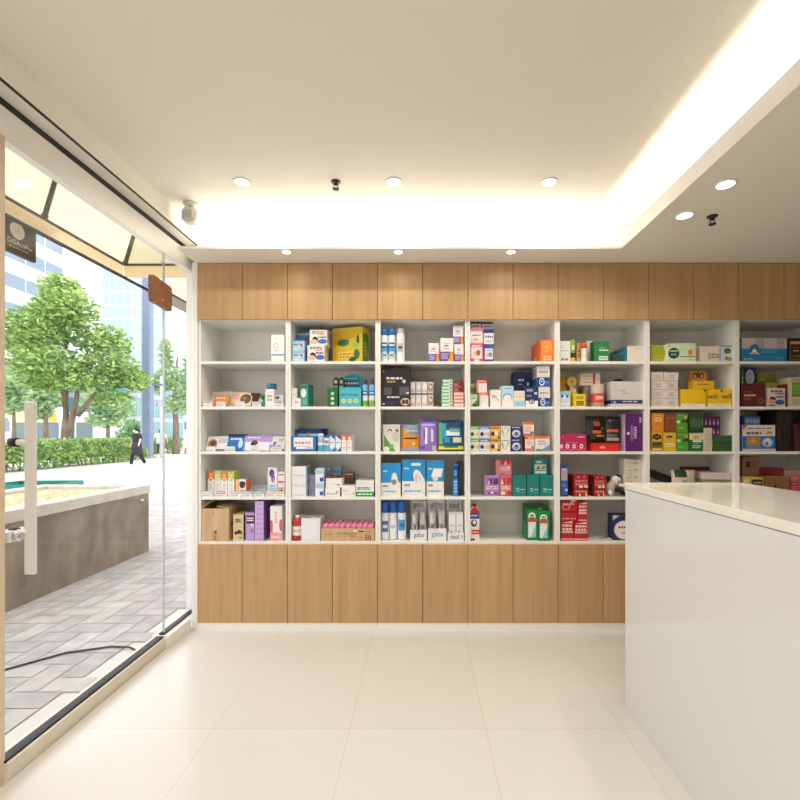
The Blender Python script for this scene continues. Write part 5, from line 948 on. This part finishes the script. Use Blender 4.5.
for j, (y0, y1) in enumerate(((379.5, 385.4), (373.2, 379.5))):
    C(5, 2, 580.6, 600.4, y0, '%s long white box with red ribbon stripe, fifth bay second shelf' % ('lower', 'upper')[j], 'ddd0c4', 'r .62 0 .74 1 c8323a; d .1 .4 .55 .7 a89488 1', s=.10, d=.1, y1=y1, group=g)
t, r, hb = can(5, 2, 593.4, 606.4, 384.6, 'clear plastic tub with red band, fifth bay second shelf', 'd8c8c0', [(0, .2, 'b48c80'), (.2, .62, 'd23a34'), (.62, 1, 'cdb8ac')], .06, s=.02, name='plastic_tub', cat='tub', capr=1.02, shoulder=1); badge(t, r, hb*.3, 0, 1.4, hb*.24, 'e88a80', extra='f4e0d8')
C(5, 2, 611, 643, 381.4, 'large white box with navy band, right of fifth bay second shelf', 'd8d0cc', 'r 0 .12 1 .27 26346e; d .36 .17 .88 .24 c8d0e4 1; d .3 .6 .44 .66 8a8488 1; d .34 .5 .56 .56 a8a0a0 1; e .1 .18 .05 .05 9aa8d0; d .06 .66 .2 .7 b0a8a8 1; L: r 0 .12 1 .27 26346e; g 0 1 .3 1 0 .94 e4dedc', s=.02, d=.12, top='e0d8d4', yaw=3)
t = thing('fabric_pouch', 'small black pouch on top of the large white box', 'pouch', (PX(617.5, D0+.07), D0+.07, SUP[(5, 2)][-1][4]+.0005)); MB().ell((0, 0, .011), (.034, .03, .0115), M('1a1614', .7), 16, 8).build('bag', t); MB().tube([(-.03, 0, .012), (0, -.005, .024), (.03, 0, .012)], .002, M('0e0c0c', .6), 6).build('strap', t)
C(5, 3, 560, 586.6, 434.2, 'magenta box with four white round icons, fifth bay middle shelf', 'c0225c', 'e .05 .3 .06 .13 f0dce4; e .28 .3 .07 .14 f0dce4; e .28 .3 .03 .06 c0225c; e .53 .3 .07 .14 f0dce4; e .53 .3 .03 .06 c0225c; e .8 .3 .07 .14 f0dce4; e .8 .3 .03 .06 3a2030; d .2 .48 .68 .54 e080a4 1; d .66 .8 .94 .88 f0c8d8 1; d .06 .8 .16 .88 e8a0bc 1; d .02 .08 .96 .12 e49ab4 1', s=.015, d=.13, top='a81c50')
C(5, 3, 590.8, 619.8, 442.8, 'flat red box under the black pouches, fifth bay middle shelf', 'd42a1e', 'e .4 .48 .06 .2 f07a60; d .3 .3 .5 .6 f0a890 1; r 0 .86 1 1 a81c14; g 0 1 .16 1 0 0 b4241c', s=.03, d=.14, top='a82018')
for x0, x1, y0, lb, c, cells in ((587.2, 606.2, 415.6, 'left black foil pouch with orange lettering, fifth bay middle shelf', '1c1816', [(.36, .62, .7, .76, 'b8532a'), (.3, .34, .8, .46, 'd8602c'), (.5, .2, .98, .3, 'd09a44'), (.2, .12, .4, .26, '4a3420'), (.8, .48, 1, .56, '8a8a84'), (.2, .94, .8, 1, '2a2624')]),
        (606.6, 622.4, 416.2, 'right black foil pouch with grey band, fifth bay middle shelf', '1f1d1c', [(.1, .38, .8, .48, 'd05a2c'), (.06, .18, .74, .32, '5a6460'), (.1, .04, .84, .14, 'c8c4c0'), (.16, .84, .8, .9, '4a4440'), (.2, .6, .6, .68, '383230')])):
    pouch(5, 3, x0, x1, y0, lb, c, cells, s=.05, th=.05, lean=4, y1=442.8, group='black foil pouches', name='foil_pouch', shine=.3, wob=.003)
C(5, 3, 625.6, 643.2, 413.8, 'tall dark purple box with white upright lettering, fifth bay middle shelf', '5b1a6a', 'd .3 .28 .44 .7 b890c8 9; d .48 .34 .66 .66 e0c8e8 7; d .8 .76 .92 .92 e8d8ee 3; e .16 .48 .08 .04 e8d8ee; L: r 0 0 1 1 c8b8cc', s=.02, d=.12, side='cfc0d0')
C(5, 4, 561, 568, 464.4, 'slim blue and white carton, left end of fifth bay fourth shelf', '3a63ac', 'r 0 .5 .9 .88 c4b8c4; e .45 .94 .3 .05 24408a; d .2 .54 .8 .8 d08a90 4; r .6 .16 .95 .24 e6c8d4; d .1 .3 .7 .4 7aa8dc 2; r 0 0 1 .05 22366e', s=.03, d=.07)
g = 'red printed boxes, fifth bay fourth shelf'
dd = 'r 0 .84 1 1 a81c22; e .3 .92 .08 .03 e8a0a0; e .72 .92 .08 .03 e8a0a0; d .1 .5 .9 .8 d88a86 2; r .36 .42 .62 .52 f0e4dc; r .72 .42 .96 .52 f0e4dc; r 0 .34 1 .38 8a1418; d .1 .18 .9 .3 e0a890 1; e .4 .08 .06 .08 f0d8a0; e .84 .1 .06 .1 f0d8a0; L: r 0 0 1 1 6a1014'
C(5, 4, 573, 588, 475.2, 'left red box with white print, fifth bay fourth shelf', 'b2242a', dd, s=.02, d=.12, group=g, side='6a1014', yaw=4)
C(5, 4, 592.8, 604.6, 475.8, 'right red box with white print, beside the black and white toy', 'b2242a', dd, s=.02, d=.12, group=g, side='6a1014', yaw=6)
x, y, z = put(5, 4, 613, .06); t = thing('plush_toy', 'black and white plush toy beside the red boxes, fifth bay fourth shelf', 'toy', (x, y, z))
W_ = M('ded6cc', .9); K_ = M('1b1817', .9)
MB().ell((-.005, .02, .055), (.04, .035, .055), M('cdb6a4', .9), 16, 10).build('body', t)
hd = MB().ell((.02, .0, .105), (.033, .032, .032), W_, 16, 10).build('head', t)
MB().ell((-.034, 0, .118), (.016, .012, .022), K_, 12, 8).build('ear', hd); MB().ell((.032, -.004, .132), (.018, .014, .014), K_, 12, 8).build('ear', hd)
MB().ell((.024, -.034, .1), (.006, .004, .005), K_, 8, 6).build('nose', hd)
MB().tube([(.01, -.01, .045), (.035, -.03, .04), (.055, -.03, .02), (.07, -.03, .012)], [.017, .018, .015, .012], K_, 10).build('leg', t)
MB().tube([(-.03, -.01, .03), (-.03, -.035, .02), (-.028, -.045, .014)], [.016, .015, .012], W_, 10).build('leg', t)
MB().tube([(.03, 0, .075), (.06, -.02, .07), (.078, -.02, .062)], [.014, .013, .011], W_, 10).build('arm', t)
g = 'small white boxes stacked, fifth bay'
for c_, (x0, x1) in enumerate(((624.4, 633.2), (633.8, 643.6))):
    S(5, 4, x0, x1, [459+c_*.8, 466.3, 473.6, 481, 488.4, 496.6], ['%s small white box in the %s column, right end of fifth bay fourth shelf' % (n, ('left', 'right')[c_]) for n in ('topmost', 'second highest', 'middle', 'second lowest', 'lowest')], 'dcd2c4', 'd .2 .3 .8 .6 b8ac9e 1; r 0 .94 1 1 c0b4a4' if c_ == 0 else 'd .1 .3 .6 .7 a09484 2; r .8 .1 .84 .9 b4a898', s=.03, d=.09, jit=.3, group=g)
dd = 'e .3 .66 .26 .13 e6a090; e .3 .66 .2 .09 b01c22; r 0 .4 1 .46 8a1216; d .1 .76 .8 .86 f0d0c8 1; g .6 1 1 1 .6 .86 e8d8d4; d .06 .08 .9 .14 f0c8c0 1'
d2 = 'd .1 .5 .9 .86 eed4cc 2; r .06 .4 .96 .5 f0e0da; d .12 .42 .9 .48 a02024 1; r 0 .06 1 .12 e8b8b0; g .1 .9 .9 .9 .9 1 f0dcd6'
for x0, x1, y0, y1, lb, q in ((561, 573.6, 521, None, 'lower left red box of four, fifth bay bottom shelf', d2), (574, 588, 522, None, 'lower right red box of four, fifth bay bottom shelf', d2), (561, 577.6, 500, 521, 'upper left red box of four, largest, fifth bay bottom shelf', dd), (578.2, 587.6, 502, 522, 'upper right red box of four, fifth bay bottom shelf', d2)):
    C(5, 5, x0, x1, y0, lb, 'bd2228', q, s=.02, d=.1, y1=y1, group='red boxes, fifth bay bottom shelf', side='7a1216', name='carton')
for i, (px, s_, rz, c) in enumerate(((596, .06, .15, 'e4dcd4'), (607, .09, -.12, 'ece6dc'), (602, .07, .3, 'ded6ce'))):
    x, y, z = put(5, 5, px, s_); o = MB().box(-.06, .06, -.045, .045, 0, .0018, c).box(-.02, .05, -.01, .015, .0018, .0021, 'brown' if i == 2 else 'lgrey').build('paper_sheet', None, (x, y, z+.0022*i), rz)
    tag(o, ('loose paper sheet nearest the red boxes, fifth bay bottom shelf', 'loose paper sheet nearest the counter, fifth bay bottom shelf', 'loose paper sheet with brown strip, on the other two sheets')[i], 'paper', 'loose papers, fifth bay')
C(5, 5, 613.4, 636, 515.5, 'dark blue box with white round emblem, half hidden by the counter', '1c2a56', 'e .5 .42 .44 .38 d8ccc8; e .5 .42 .38 .33 e8e0dc; d .24 .46 .8 .6 b0343c 1; d .4 .26 .66 .36 7a80a4 1; g 0 1 .3 1 0 .8 c8c4cc', s=.03, d=.1, yaw=-4)
# ---- bay 6
C(6, 1, 651.4, 668, 345, 'long lime and white box, left end of sixth bay top shelf', 'e4dcc4', 'r 0 .05 .7 1 a8b424; g .7 1 .86 .5 .7 .05 a8b424; g .7 1 .84 .6 .84 .45 a8b424; d .06 .3 .6 .38 c8d060 1; d .06 .12 .6 .2 c8d060 1; r 0 0 1 .05 cfc8b0', s=.03, d=.11)
C(6, 1, 668.5, 696, 343.2, 'mint green box with dark oval mark and orange flower, sixth bay top shelf', 'cfe0bc', 'e .22 .46 .2 .3 1f4a40; d .08 .52 .36 .64 dfe8d8 1; d .12 .34 .32 .44 b8d0b8 1; g .4 .26 .96 .32 .96 .3 3f7a3c; r .42 .24 .96 .28 4f8a4c; e .8 .5 .08 .16 e0864a; e .86 .62 .06 .08 e8a870; d .46 .62 .66 .68 b0c8a0 1; e .06 .84 .03 .04 6a9a5c; d .78 .06 .94 .1 8fb090 1; r 0 .97 1 1 e8ecd8', s=.015, d=.10, yaw=-4, side='e8e8dc')
C(6, 1, 700, 719.6, 346.2, 'cream box with grey print, sixth bay top shelf', 'e4d4c8', 'd .05 .7 .4 .78 c4b0a4 1; d .42 .2 .96 .56 8a8078 2; r .44 .16 .5 .56 a8a096; e .92 .36 .06 .12 a09890', s=.02, d=.10, yaw=0)
C(6, 1, 720.2, 732.2, 345.4, 'pale blue box with green leaf and fruit, sixth bay top shelf', 'cfdce4', 'e .62 .66 .3 .18 2f6a30; e .7 .6 .2 .1 4f8a3c; e .56 .2 .16 .12 d0582c; e .8 .16 .2 .12 8aa43c; r 0 .92 1 1 7f9ab0; e .2 .5 .12 .1 b8d8f0; r 0 0 .04 1 8aa0b4', s=.02, d=.09)
g = 'pinkish white boxes in two columns'
NN = ['topmost', 'second highest', 'second lowest', 'lowest']
S(6, 2, 651.4, 663.6, [372, 380.6, 389.4, 398, 406.6], ['%s pinkish white box in left column, sixth bay second shelf' % n for n in NN], 'ded2cc', 'd .3 .2 .8 .7 c4b4b0 2; r 0 .97 1 1 b8a8a4', s=.03, d=.11, jit=.2, group=g)
S(6, 2, 664.2, 678.2, [372.2, 380.8, 389.6, 398.2, 406.6], ['%s pinkish white box in right column, sixth bay second shelf' % n for n in NN], 'dfd3cd', 'd .3 .2 .7 .7 b4a49e 3; r 0 .96 1 1 a89894', s=.02, d=.12, jit=.7, group=g)
dd = 'r 0 0 1 .17 efe6d6; d .36 .04 .64 .1 c8a080 1; r .94 0 1 1 d8a812'
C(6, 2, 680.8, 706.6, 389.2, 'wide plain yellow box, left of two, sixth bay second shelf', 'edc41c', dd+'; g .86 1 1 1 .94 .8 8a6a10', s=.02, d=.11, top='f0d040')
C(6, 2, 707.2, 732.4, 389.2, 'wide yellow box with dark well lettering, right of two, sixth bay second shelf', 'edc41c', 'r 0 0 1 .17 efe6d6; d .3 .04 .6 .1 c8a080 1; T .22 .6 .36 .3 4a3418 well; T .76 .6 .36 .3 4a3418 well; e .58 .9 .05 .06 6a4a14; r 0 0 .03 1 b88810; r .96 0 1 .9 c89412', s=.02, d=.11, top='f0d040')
t, wd, hh = None, None, None
Yb = D0+.045; zb = SUP[(6, 2)][-1][4]; t = thing('display_tray', 'small yellow display box with scalloped orange header on the yellow boxes', 'display tray', (PX(703.8, Yb), Yb, zb+.0005)); wd = PX(714.5, Yb)-PX(693.2, Yb); hh = PZ(381, Yb)-zb
mb = MB().box(-wd/2, wd/2, 0, .06, 0, hh, M('e9b91e', .45), .001); marks(mb, 'd .2 .5 .8 .7 8a5a14 1; r 0 0 1 .08 c89010', box_frame(wd, 0, hh), rnd); mb.build('tray', t)
hz = PZ(371, Yb+.06)-zb; mb = MB().prism([(-wd*.4, hh*.9), (-wd*.44, hh*1.2)]+[(-wd*.4+wd*.8*k/8, hz-(.006 if k % 2 else .0)) for k in range(9)]+[(wd*.44, hh*1.2), (wd*.4, hh*.9)], .0605, .063, M('d98e26', .45))
marks(mb, 'e .3 .6 .12 .26 5a3416; e .5 .64 .1 .24 7a4a1a; e .7 .6 .12 .26 5a3416; e .3 .54 .06 .14 eac890; e .7 .54 .06 .14 eac890; r .12 .1 .88 .3 e8c8a8; d .2 .12 .8 .26 8a4a20 1', {'F': (Vector((-wd*.4, .0604, hh*.9)), Vector((wd*.8, 0, 0)), Vector((0, 0, hz-hh*.9)), Vector((0, -1, 0)))}, rnd); mb.build('header_card', t)
def two(xa, xb, ya, yb, names, cols, decs, s=.02):
    for j in (1, 0): C(6, 3, xa[j], xb[j], (ya, yb)[j], names[j], cols[j], decs[j], s=s, d=.1, y1=(yb if j == 0 else None))
two((651.6, 651.6), (664, 662.2), 413, 432.4, ('orange box with cream print on the yellow and black one', 'yellow box with black hexagon print, left end of sixth bay middle shelf'), ('e0862a', 'd8b038'), ('r .2 .56 .8 .76 f0d4b0; d .24 .6 .76 .72 c86a24 1; d .2 .84 .8 .9 f0b880 1; d .2 .2 .6 .3 f0a860 1', 'g .06 .76 .5 .58 .5 .97 2e2a18; g .94 .76 .5 .58 .5 .97 2e2a18; r .1 .66 .9 .88 2e2a18; d .3 .72 .7 .82 b89a4c 1; r .04 .2 .96 .5 4a4a20; r .1 .06 .9 .14 f0d890; r .04 .26 .96 .3 b09030'))
two((664.6, 662.8), (676.4, 676.2), 413, 432.4, ('dark brown box on the tall yellow box', 'yellow box with dark fan emblem, sixth bay middle shelf'), ('8a4a24', 'e4b82c'), ('d .2 .7 .7 .78 b07a4c 1; d .1 .9 .8 .95 6a3418 1; r 0 0 1 .04 6a3418', 'g .24 .82 .76 .82 .5 .6 3a3020; e .5 .76 .22 .08 3a3020; e .5 .7 .1 .04 c8b8a0; r .16 .26 .86 .42 f2e4b8; d .2 .28 .8 .38 c89a34 1; r 0 0 .06 1 c8961c'))
gd = 'r 0 .62 1 1 5a9a30; r 0 .5 .3 .64 e4e4d8; g .4 .56 1 .5 1 .86 2a3a1c; e .8 .8 .16 .1 c8a878; d .1 .2 .6 .28 a8d080 1; d .1 .88 .6 .94 a0d078 1; r 0 0 1 .04 3a7a20'
two((676.6, 676.8), (687.8, 688.6), 413.6, 432.6, ('upper bright green box with dark corner picture, sixth bay middle shelf', 'lower bright green box with dark corner picture, sixth bay middle shelf'), ('57a02c', '57a02c'), (gd, gd))
two((689, 689.2), (703.8, 703.2), 415.6, 432.8, ('dark green box with faint rows of print, sixth bay middle shelf', 'green box with cream top panel, sixth bay middle shelf'), ('26402a', '146a34'), ('d .1 .3 .8 .84 5f7a58 5; r .86 .4 .92 .8 8a9a80; r 0 0 1 .1 16281a', 'r 0 .62 1 1 d8cca0; e .5 .76 .24 .08 c0a468; r .24 .5 .9 .6 e0e8d8; d .2 .16 .8 .36 cfe4d0 2; d .3 .4 .7 .46 8fc0a0 1; r 0 .96 1 1 b8a878'))
g = 'thin white boxes between the green ones'; ys = [428+i*(451.4-428)/6 for i in range(7)]
S(6, 3, 704.2, 712.2, ys, ['%s thin white box %sin the narrow stack, sixth bay' % (n, '' if i in (0, 5) else 'from the top ') for i, n in enumerate(('topmost', 'second', 'third', 'fourth', 'fifth', 'lowest'))], 'd6ccbc', 'd .2 .3 .8 .7 b0a698 1; r .0 0 1 .1 b8aea0', s=.01, d=.09, jit=.3, group=g)
dr = ''.join('e %.2f .36 .05 .2 e8d0ea; g %.2f .4 %.2f .4 %.2f .86 e8d0ea;' % (u, u-.04, u+.04, u) for u in (.12, .31, .5, .69, .88))
C(6, 3, 713.4, 735.4, 435.4, 'dark green ribbed box at right end of sixth bay middle shelf', '2c5a2c', ''.join('r %.3f .04 %.3f .96 3f7440;' % (u/9+.02, u/9+.05) for u in range(9))+'r 0 .5 1 .56 1f4420; r 0 .96 1 1 4a7a48', s=.02, d=.11)
S(6, 3, 706.4, 727.2, [416.4, 427, 435.6, 442, 451], ['topmost purple box with pale drops, sixth bay middle shelf', 'second purple box from the top, sixth bay middle shelf', 'third purple box from the top, mostly hidden', 'lowest purple box, mostly hidden behind the thin white stack'], '7a2078', dr+'r 0 .94 1 1 9a4a98', s=.14, d=.09, group='purple boxes with pale drops')
# things lying behind the counter edge
t = thing('umbrella', 'folded black umbrella leaning slanted in sixth bay behind the counter', 'umbrella', (0, 0, 0))
p0 = Vector((BX[5]+.05, 3.13, SZ[3]+.165)); p1 = Vector((BX[5]+.40, 3.12, SZ[3]+.024)); e = lambda u: p0.lerp(p1, u)
t.location = p1; e2 = lambda u: e(u)-p1
MB().tube([e2(0), e2(.06), e2(.3), e2(.6), e2(.85), e2(.93)], [.012, .026, .03, .027, .02, .010], M('1b1a1c', .7), 14).build('canopy', t)
MB().tube([e2(-.07), e2(0)], .011, M('3a2a20', .5), 12).build('handle', t); MB().tube([e2(.93), e2(1)], .006, M('8a8a8a', .3, 1), 10).build('tip', t)
pouch(6, 4, 675, 699, 470.5, 'crumpled white plastic bag with dark green top, sixth bay behind the counter', 'cfc4b4', [(.1, .75, .6, 1, '24402c'), (.3, .5, .5, .6, 'a89c8c'), (.6, .3, .8, .4, '8a7e70')], s=.01, th=.07, lean=4, name='plastic_bag', cat='bag', wob=.007)
pouch(6, 4, 689, 719, 467, 'dark red folded cloth bag at the back of sixth bay', '7d1a1e', [(.2, .3, .5, .5, '6a1418')], s=.215, th=.075, lean=2, name='cloth_bag', cat='bag', shine=.7, wob=.006)
C(6, 4, 706, 734, 479.4, 'grey box under the flat white box, sixth bay behind the counter', 'a89a90', 'd .2 .4 .8 .6 8a7c72 1', s=.03, d=.15)
C(6, 4, 705, 732, 472.8, 'flat white box at right of sixth bay, just above the counter', 'd8cec8', 'r 0 .9 1 1 e4dcd6; r .7 .2 .72 .8 b0a49c', s=.02, d=.16, y1=479.4, yaw=-5)
# ---- bay 7
C(7, 1, 741.6, 786.8, 338, 'big silver and blue box with flower emblem, seventh bay top shelf', '1f7cb0', 'r 0 .55 1 1 c0b8bc; r .3 .55 .5 1 a49ca4; r .78 .55 .95 1 a8a0a8; e .28 .5 .11 .24 1f6c98; e .28 .42 .05 .12 f0e4dc; g .16 .3 .28 .36 .28 .5 f0d8d0; g .4 .3 .28 .36 .28 .5 e8d8d0; e .27 .36 .04 .06 e09878; d .44 .36 .74 .5 5fb8cc 2; d .03 .08 .26 .14 a8d0e0 1; d .74 .08 .9 .2 4aa4c4 2', s=.015, d=.13, top='c8c0c4')
C(7, 1, 788, 822, 338, 'black box with gold framed label, seventh bay top shelf', '1c1412', 'r .08 .1 .92 .86 a87c3c; r .1 .12 .9 .84 1a1210; r .08 .74 .92 .86 c89a44; d .16 .56 .8 .62 8a6a34 1; d .16 .42 .8 .5 d0a454 1; d .16 .2 .7 .28 8a7a5c 1', s=.02, d=.12)
C(7, 2, 741.6, 765, 383.4, 'dark maroon box with pale lettering, seventh bay second shelf', '5a1a1c', 'd .1 .42 .6 .56 d8a8a0 1; d .1 .3 .4 .36 b07a74 1; d .1 .62 .5 .66 a06860 1; e .82 .24 .1 .1 a07844; e .82 .24 .07 .07 5a1a1c; r 0 .97 1 1 6a2a2c', s=.02, d=.1)
C(7, 2, 741.4, 743.8, 368.5, 'narrow bright green carton edge at left end of seventh bay second shelf', '5aa84c', 'd .1 .5 .9 .8 b8e0a8 3', s=.123, d=.08)
C(7, 2, 744.2, 756, 367.4, 'navy box with white disc emblem at back of seventh bay second shelf', '254a94', 'e .48 .76 .36 .19 dcdce4; e .48 .76 .28 .15 b8bcd8; e .6 .44 .4 .08 8a9a60; g 0 .46 1 .46 1 .58 7a7ab0; r 0 0 1 .4 24386c', s=.123, d=.09)
C(7, 2, 756.6, 775.6, 373, 'olive green box at back of seventh bay second shelf', '7f8c2c', 'e .26 .66 .2 .12 5a6420; d .06 .76 .5 .84 a8b454 1; r 0 .97 1 1 98a444; d .1 .1 .8 .4 5a6420 3', s=.15, d=.09)
C(7, 2, 765.6, 779, 382.6, 'light green box with large pale curl print, behind the small white box', '9aa64a', 'e .7 .66 .26 .16 c8d84c; e .7 .66 .12 .08 5a6428; g .0 .8 .3 .8 .1 .5 e4dcc8; r .86 .4 .96 .6 c8d84c', s=.115, d=.028)
C(7, 2, 767.8, 785.4, 388.2, 'white box with dark-haired face print, seventh bay second shelf', 'dccfca', 'd .15 .76 .85 .92 5a5060 1; r .4 .68 .9 .76 d06a4c; r .62 .66 .96 .72 5a78b8; e .26 .42 .18 .12 2b2430; e .22 .28 .2 .12 e0a080; e .68 .24 .28 .14 3a5fa8; d .44 .46 .94 .6 5a4a58 1; r .04 .04 .4 .12 4a70b0', s=.02, d=.09)
C(7, 2, 785.9, 787.6, 384, 'narrow dark red box between the face box and the green one', '7a1a20', 'd .2 .2 .8 .8 a03a3c 4', s=.04, d=.09)
C(7, 2, 790, 816, 377, 'tall green and cream box at right edge, seventh bay second shelf', 'd4c8ac', 'r .06 .34 1 .82 62a02c; r 0 .82 1 1 c0b694; d .1 .86 .9 .94 a09878 1; d .1 .4 .9 .76 84bc4c 3; d .1 .06 .9 .26 b8ac90 3', s=.02, d=.10)
C(7, 3, 742.4, 775.4, 425, 'large white and blue box with orange picture, seventh bay middle shelf', 'ddd4cc', 'r 0 .1 1 .58 2a64b0; r .12 .22 .54 .54 c08038; e .32 .4 .08 .06 e0a850; r .12 .14 .54 .2 5a94d0; e .76 .34 .17 .18 9ac0e0; e .76 .36 .1 .13 d8dcd8; e .74 .3 .05 .08 4a7a9a; d .12 .62 .6 .76 6a5448 1; d .72 .64 .9 .78 a87a4c 1; d .14 .84 .94 .9 5a5a7c 1; g 0 1 .14 1 0 .8 d0486a; r 0 0 1 .1 d8d0cc; d .5 .03 .9 .07 8a8490 1', s=.01, d=.1, side='2f72c0')
C(7, 3, 742.8, 760.6, 416, 'blue box behind the large white and blue box, seventh bay middle shelf', '2560ac', 'r .1 .74 .96 .96 6fa0d0; d .14 .78 .9 .92 b8d4ec 1; g .1 .74 .4 .74 .1 .6 88b4dc', s=.115, d=.1)
C(7, 3, 776.4, 792.4, 411.5, 'tall black box with red upright print, seventh bay middle shelf', '181012', 'd .12 .26 .2 .56 a83a2c 5; d .5 .26 .54 .56 6a1c1c 5; d .8 .26 .84 .56 6a1c1c 5', s=.04, d=.12)
C(7, 3, 795.2, 818, 424, 'maroon box with gold lettering at the right edge, seventh bay middle shelf', '431416', 'd .2 .78 .8 .86 b0803c 1; d .2 .6 .8 .64 7a3430 1; d .2 .2 .6 .5 6a2826 4; r 0 0 .04 1 5a2020', s=.02, d=.10)
C(7, 3, 779, 812, 411, 'long black box with gold flourish lying behind, seventh bay middle shelf', '141012', 'g .3 .86 .7 .9 .5 .95 b8963c; d .3 .84 .8 .88 a8883c 1', s=.18, d=.1)
C(7, 4, 742.4, 759.6, 456.8, 'brown kraft box with dark square print at back, seventh bay fourth shelf', 'a07a50', 'r .2 .72 .44 .88 3a2418; d .5 .74 .8 .86 7a5434 3; r 0 .98 1 1 b08a5c', s=.13, d=.1)
C(7, 4, 743, 763.6, 477.6, 'yellow and black box half hidden by the counter, seventh bay', 'd8b45c', 'r .44 .2 .96 .9 2c2616; d .52 .66 .9 .8 c8b478 1; r .52 .4 .9 .44 8a7c50; g 0 .9 .4 .9 0 .6 f0dca0; r .36 0 .42 1 b08c34', s=.02, d=.1, top='f0d88c')
C(7, 4, 765.4, 789.8, 476.6, 'brown kraft box with dark mark, half hidden by the counter, seventh bay', '8a6038', 'r .36 .36 .46 .6 3a2012; d .5 .3 .76 .5 5a3820 3; r 0 .97 1 1 a0744a', s=.02, d=.1)
C(7, 4, 760.4, 783.4, 468.4, 'dark red long box at the back, seventh bay fourth shelf', '8f1c22', 'r .56 .7 .58 .96 c85a5a; d .1 .74 .5 .84 7a1418 1; r .6 .7 .94 .96 a8343a', s=.13, d=.09)
C(7, 4, 784.4, 805, 470, 'pale pink long box at the back, seventh bay fourth shelf', 'cda49c', 'r 0 .94 1 1 dcb8b0; d .3 .7 .7 .8 b88880 1', s=.13, d=.09)
C(7, 4, 790.6, 798.6, 477, 'pink box with dark band at right of seventh bay fourth shelf', 'd8586c', 'r 0 .56 1 .74 7a2c34; d .1 .6 .9 .7 e8a0a8 1; r 0 .9 1 1 e87a88; r 0 .2 1 .24 b83a4c', s=.03, d=.1)
C(7, 4, 799, 818, 478, 'rose pink box at the right picture edge, seventh bay fourth shelf', 'd24c66', 'd .1 .76 .9 .86 e890a0 1; d .1 .4 .9 .6 b83450 3', s=.03, d=.1)
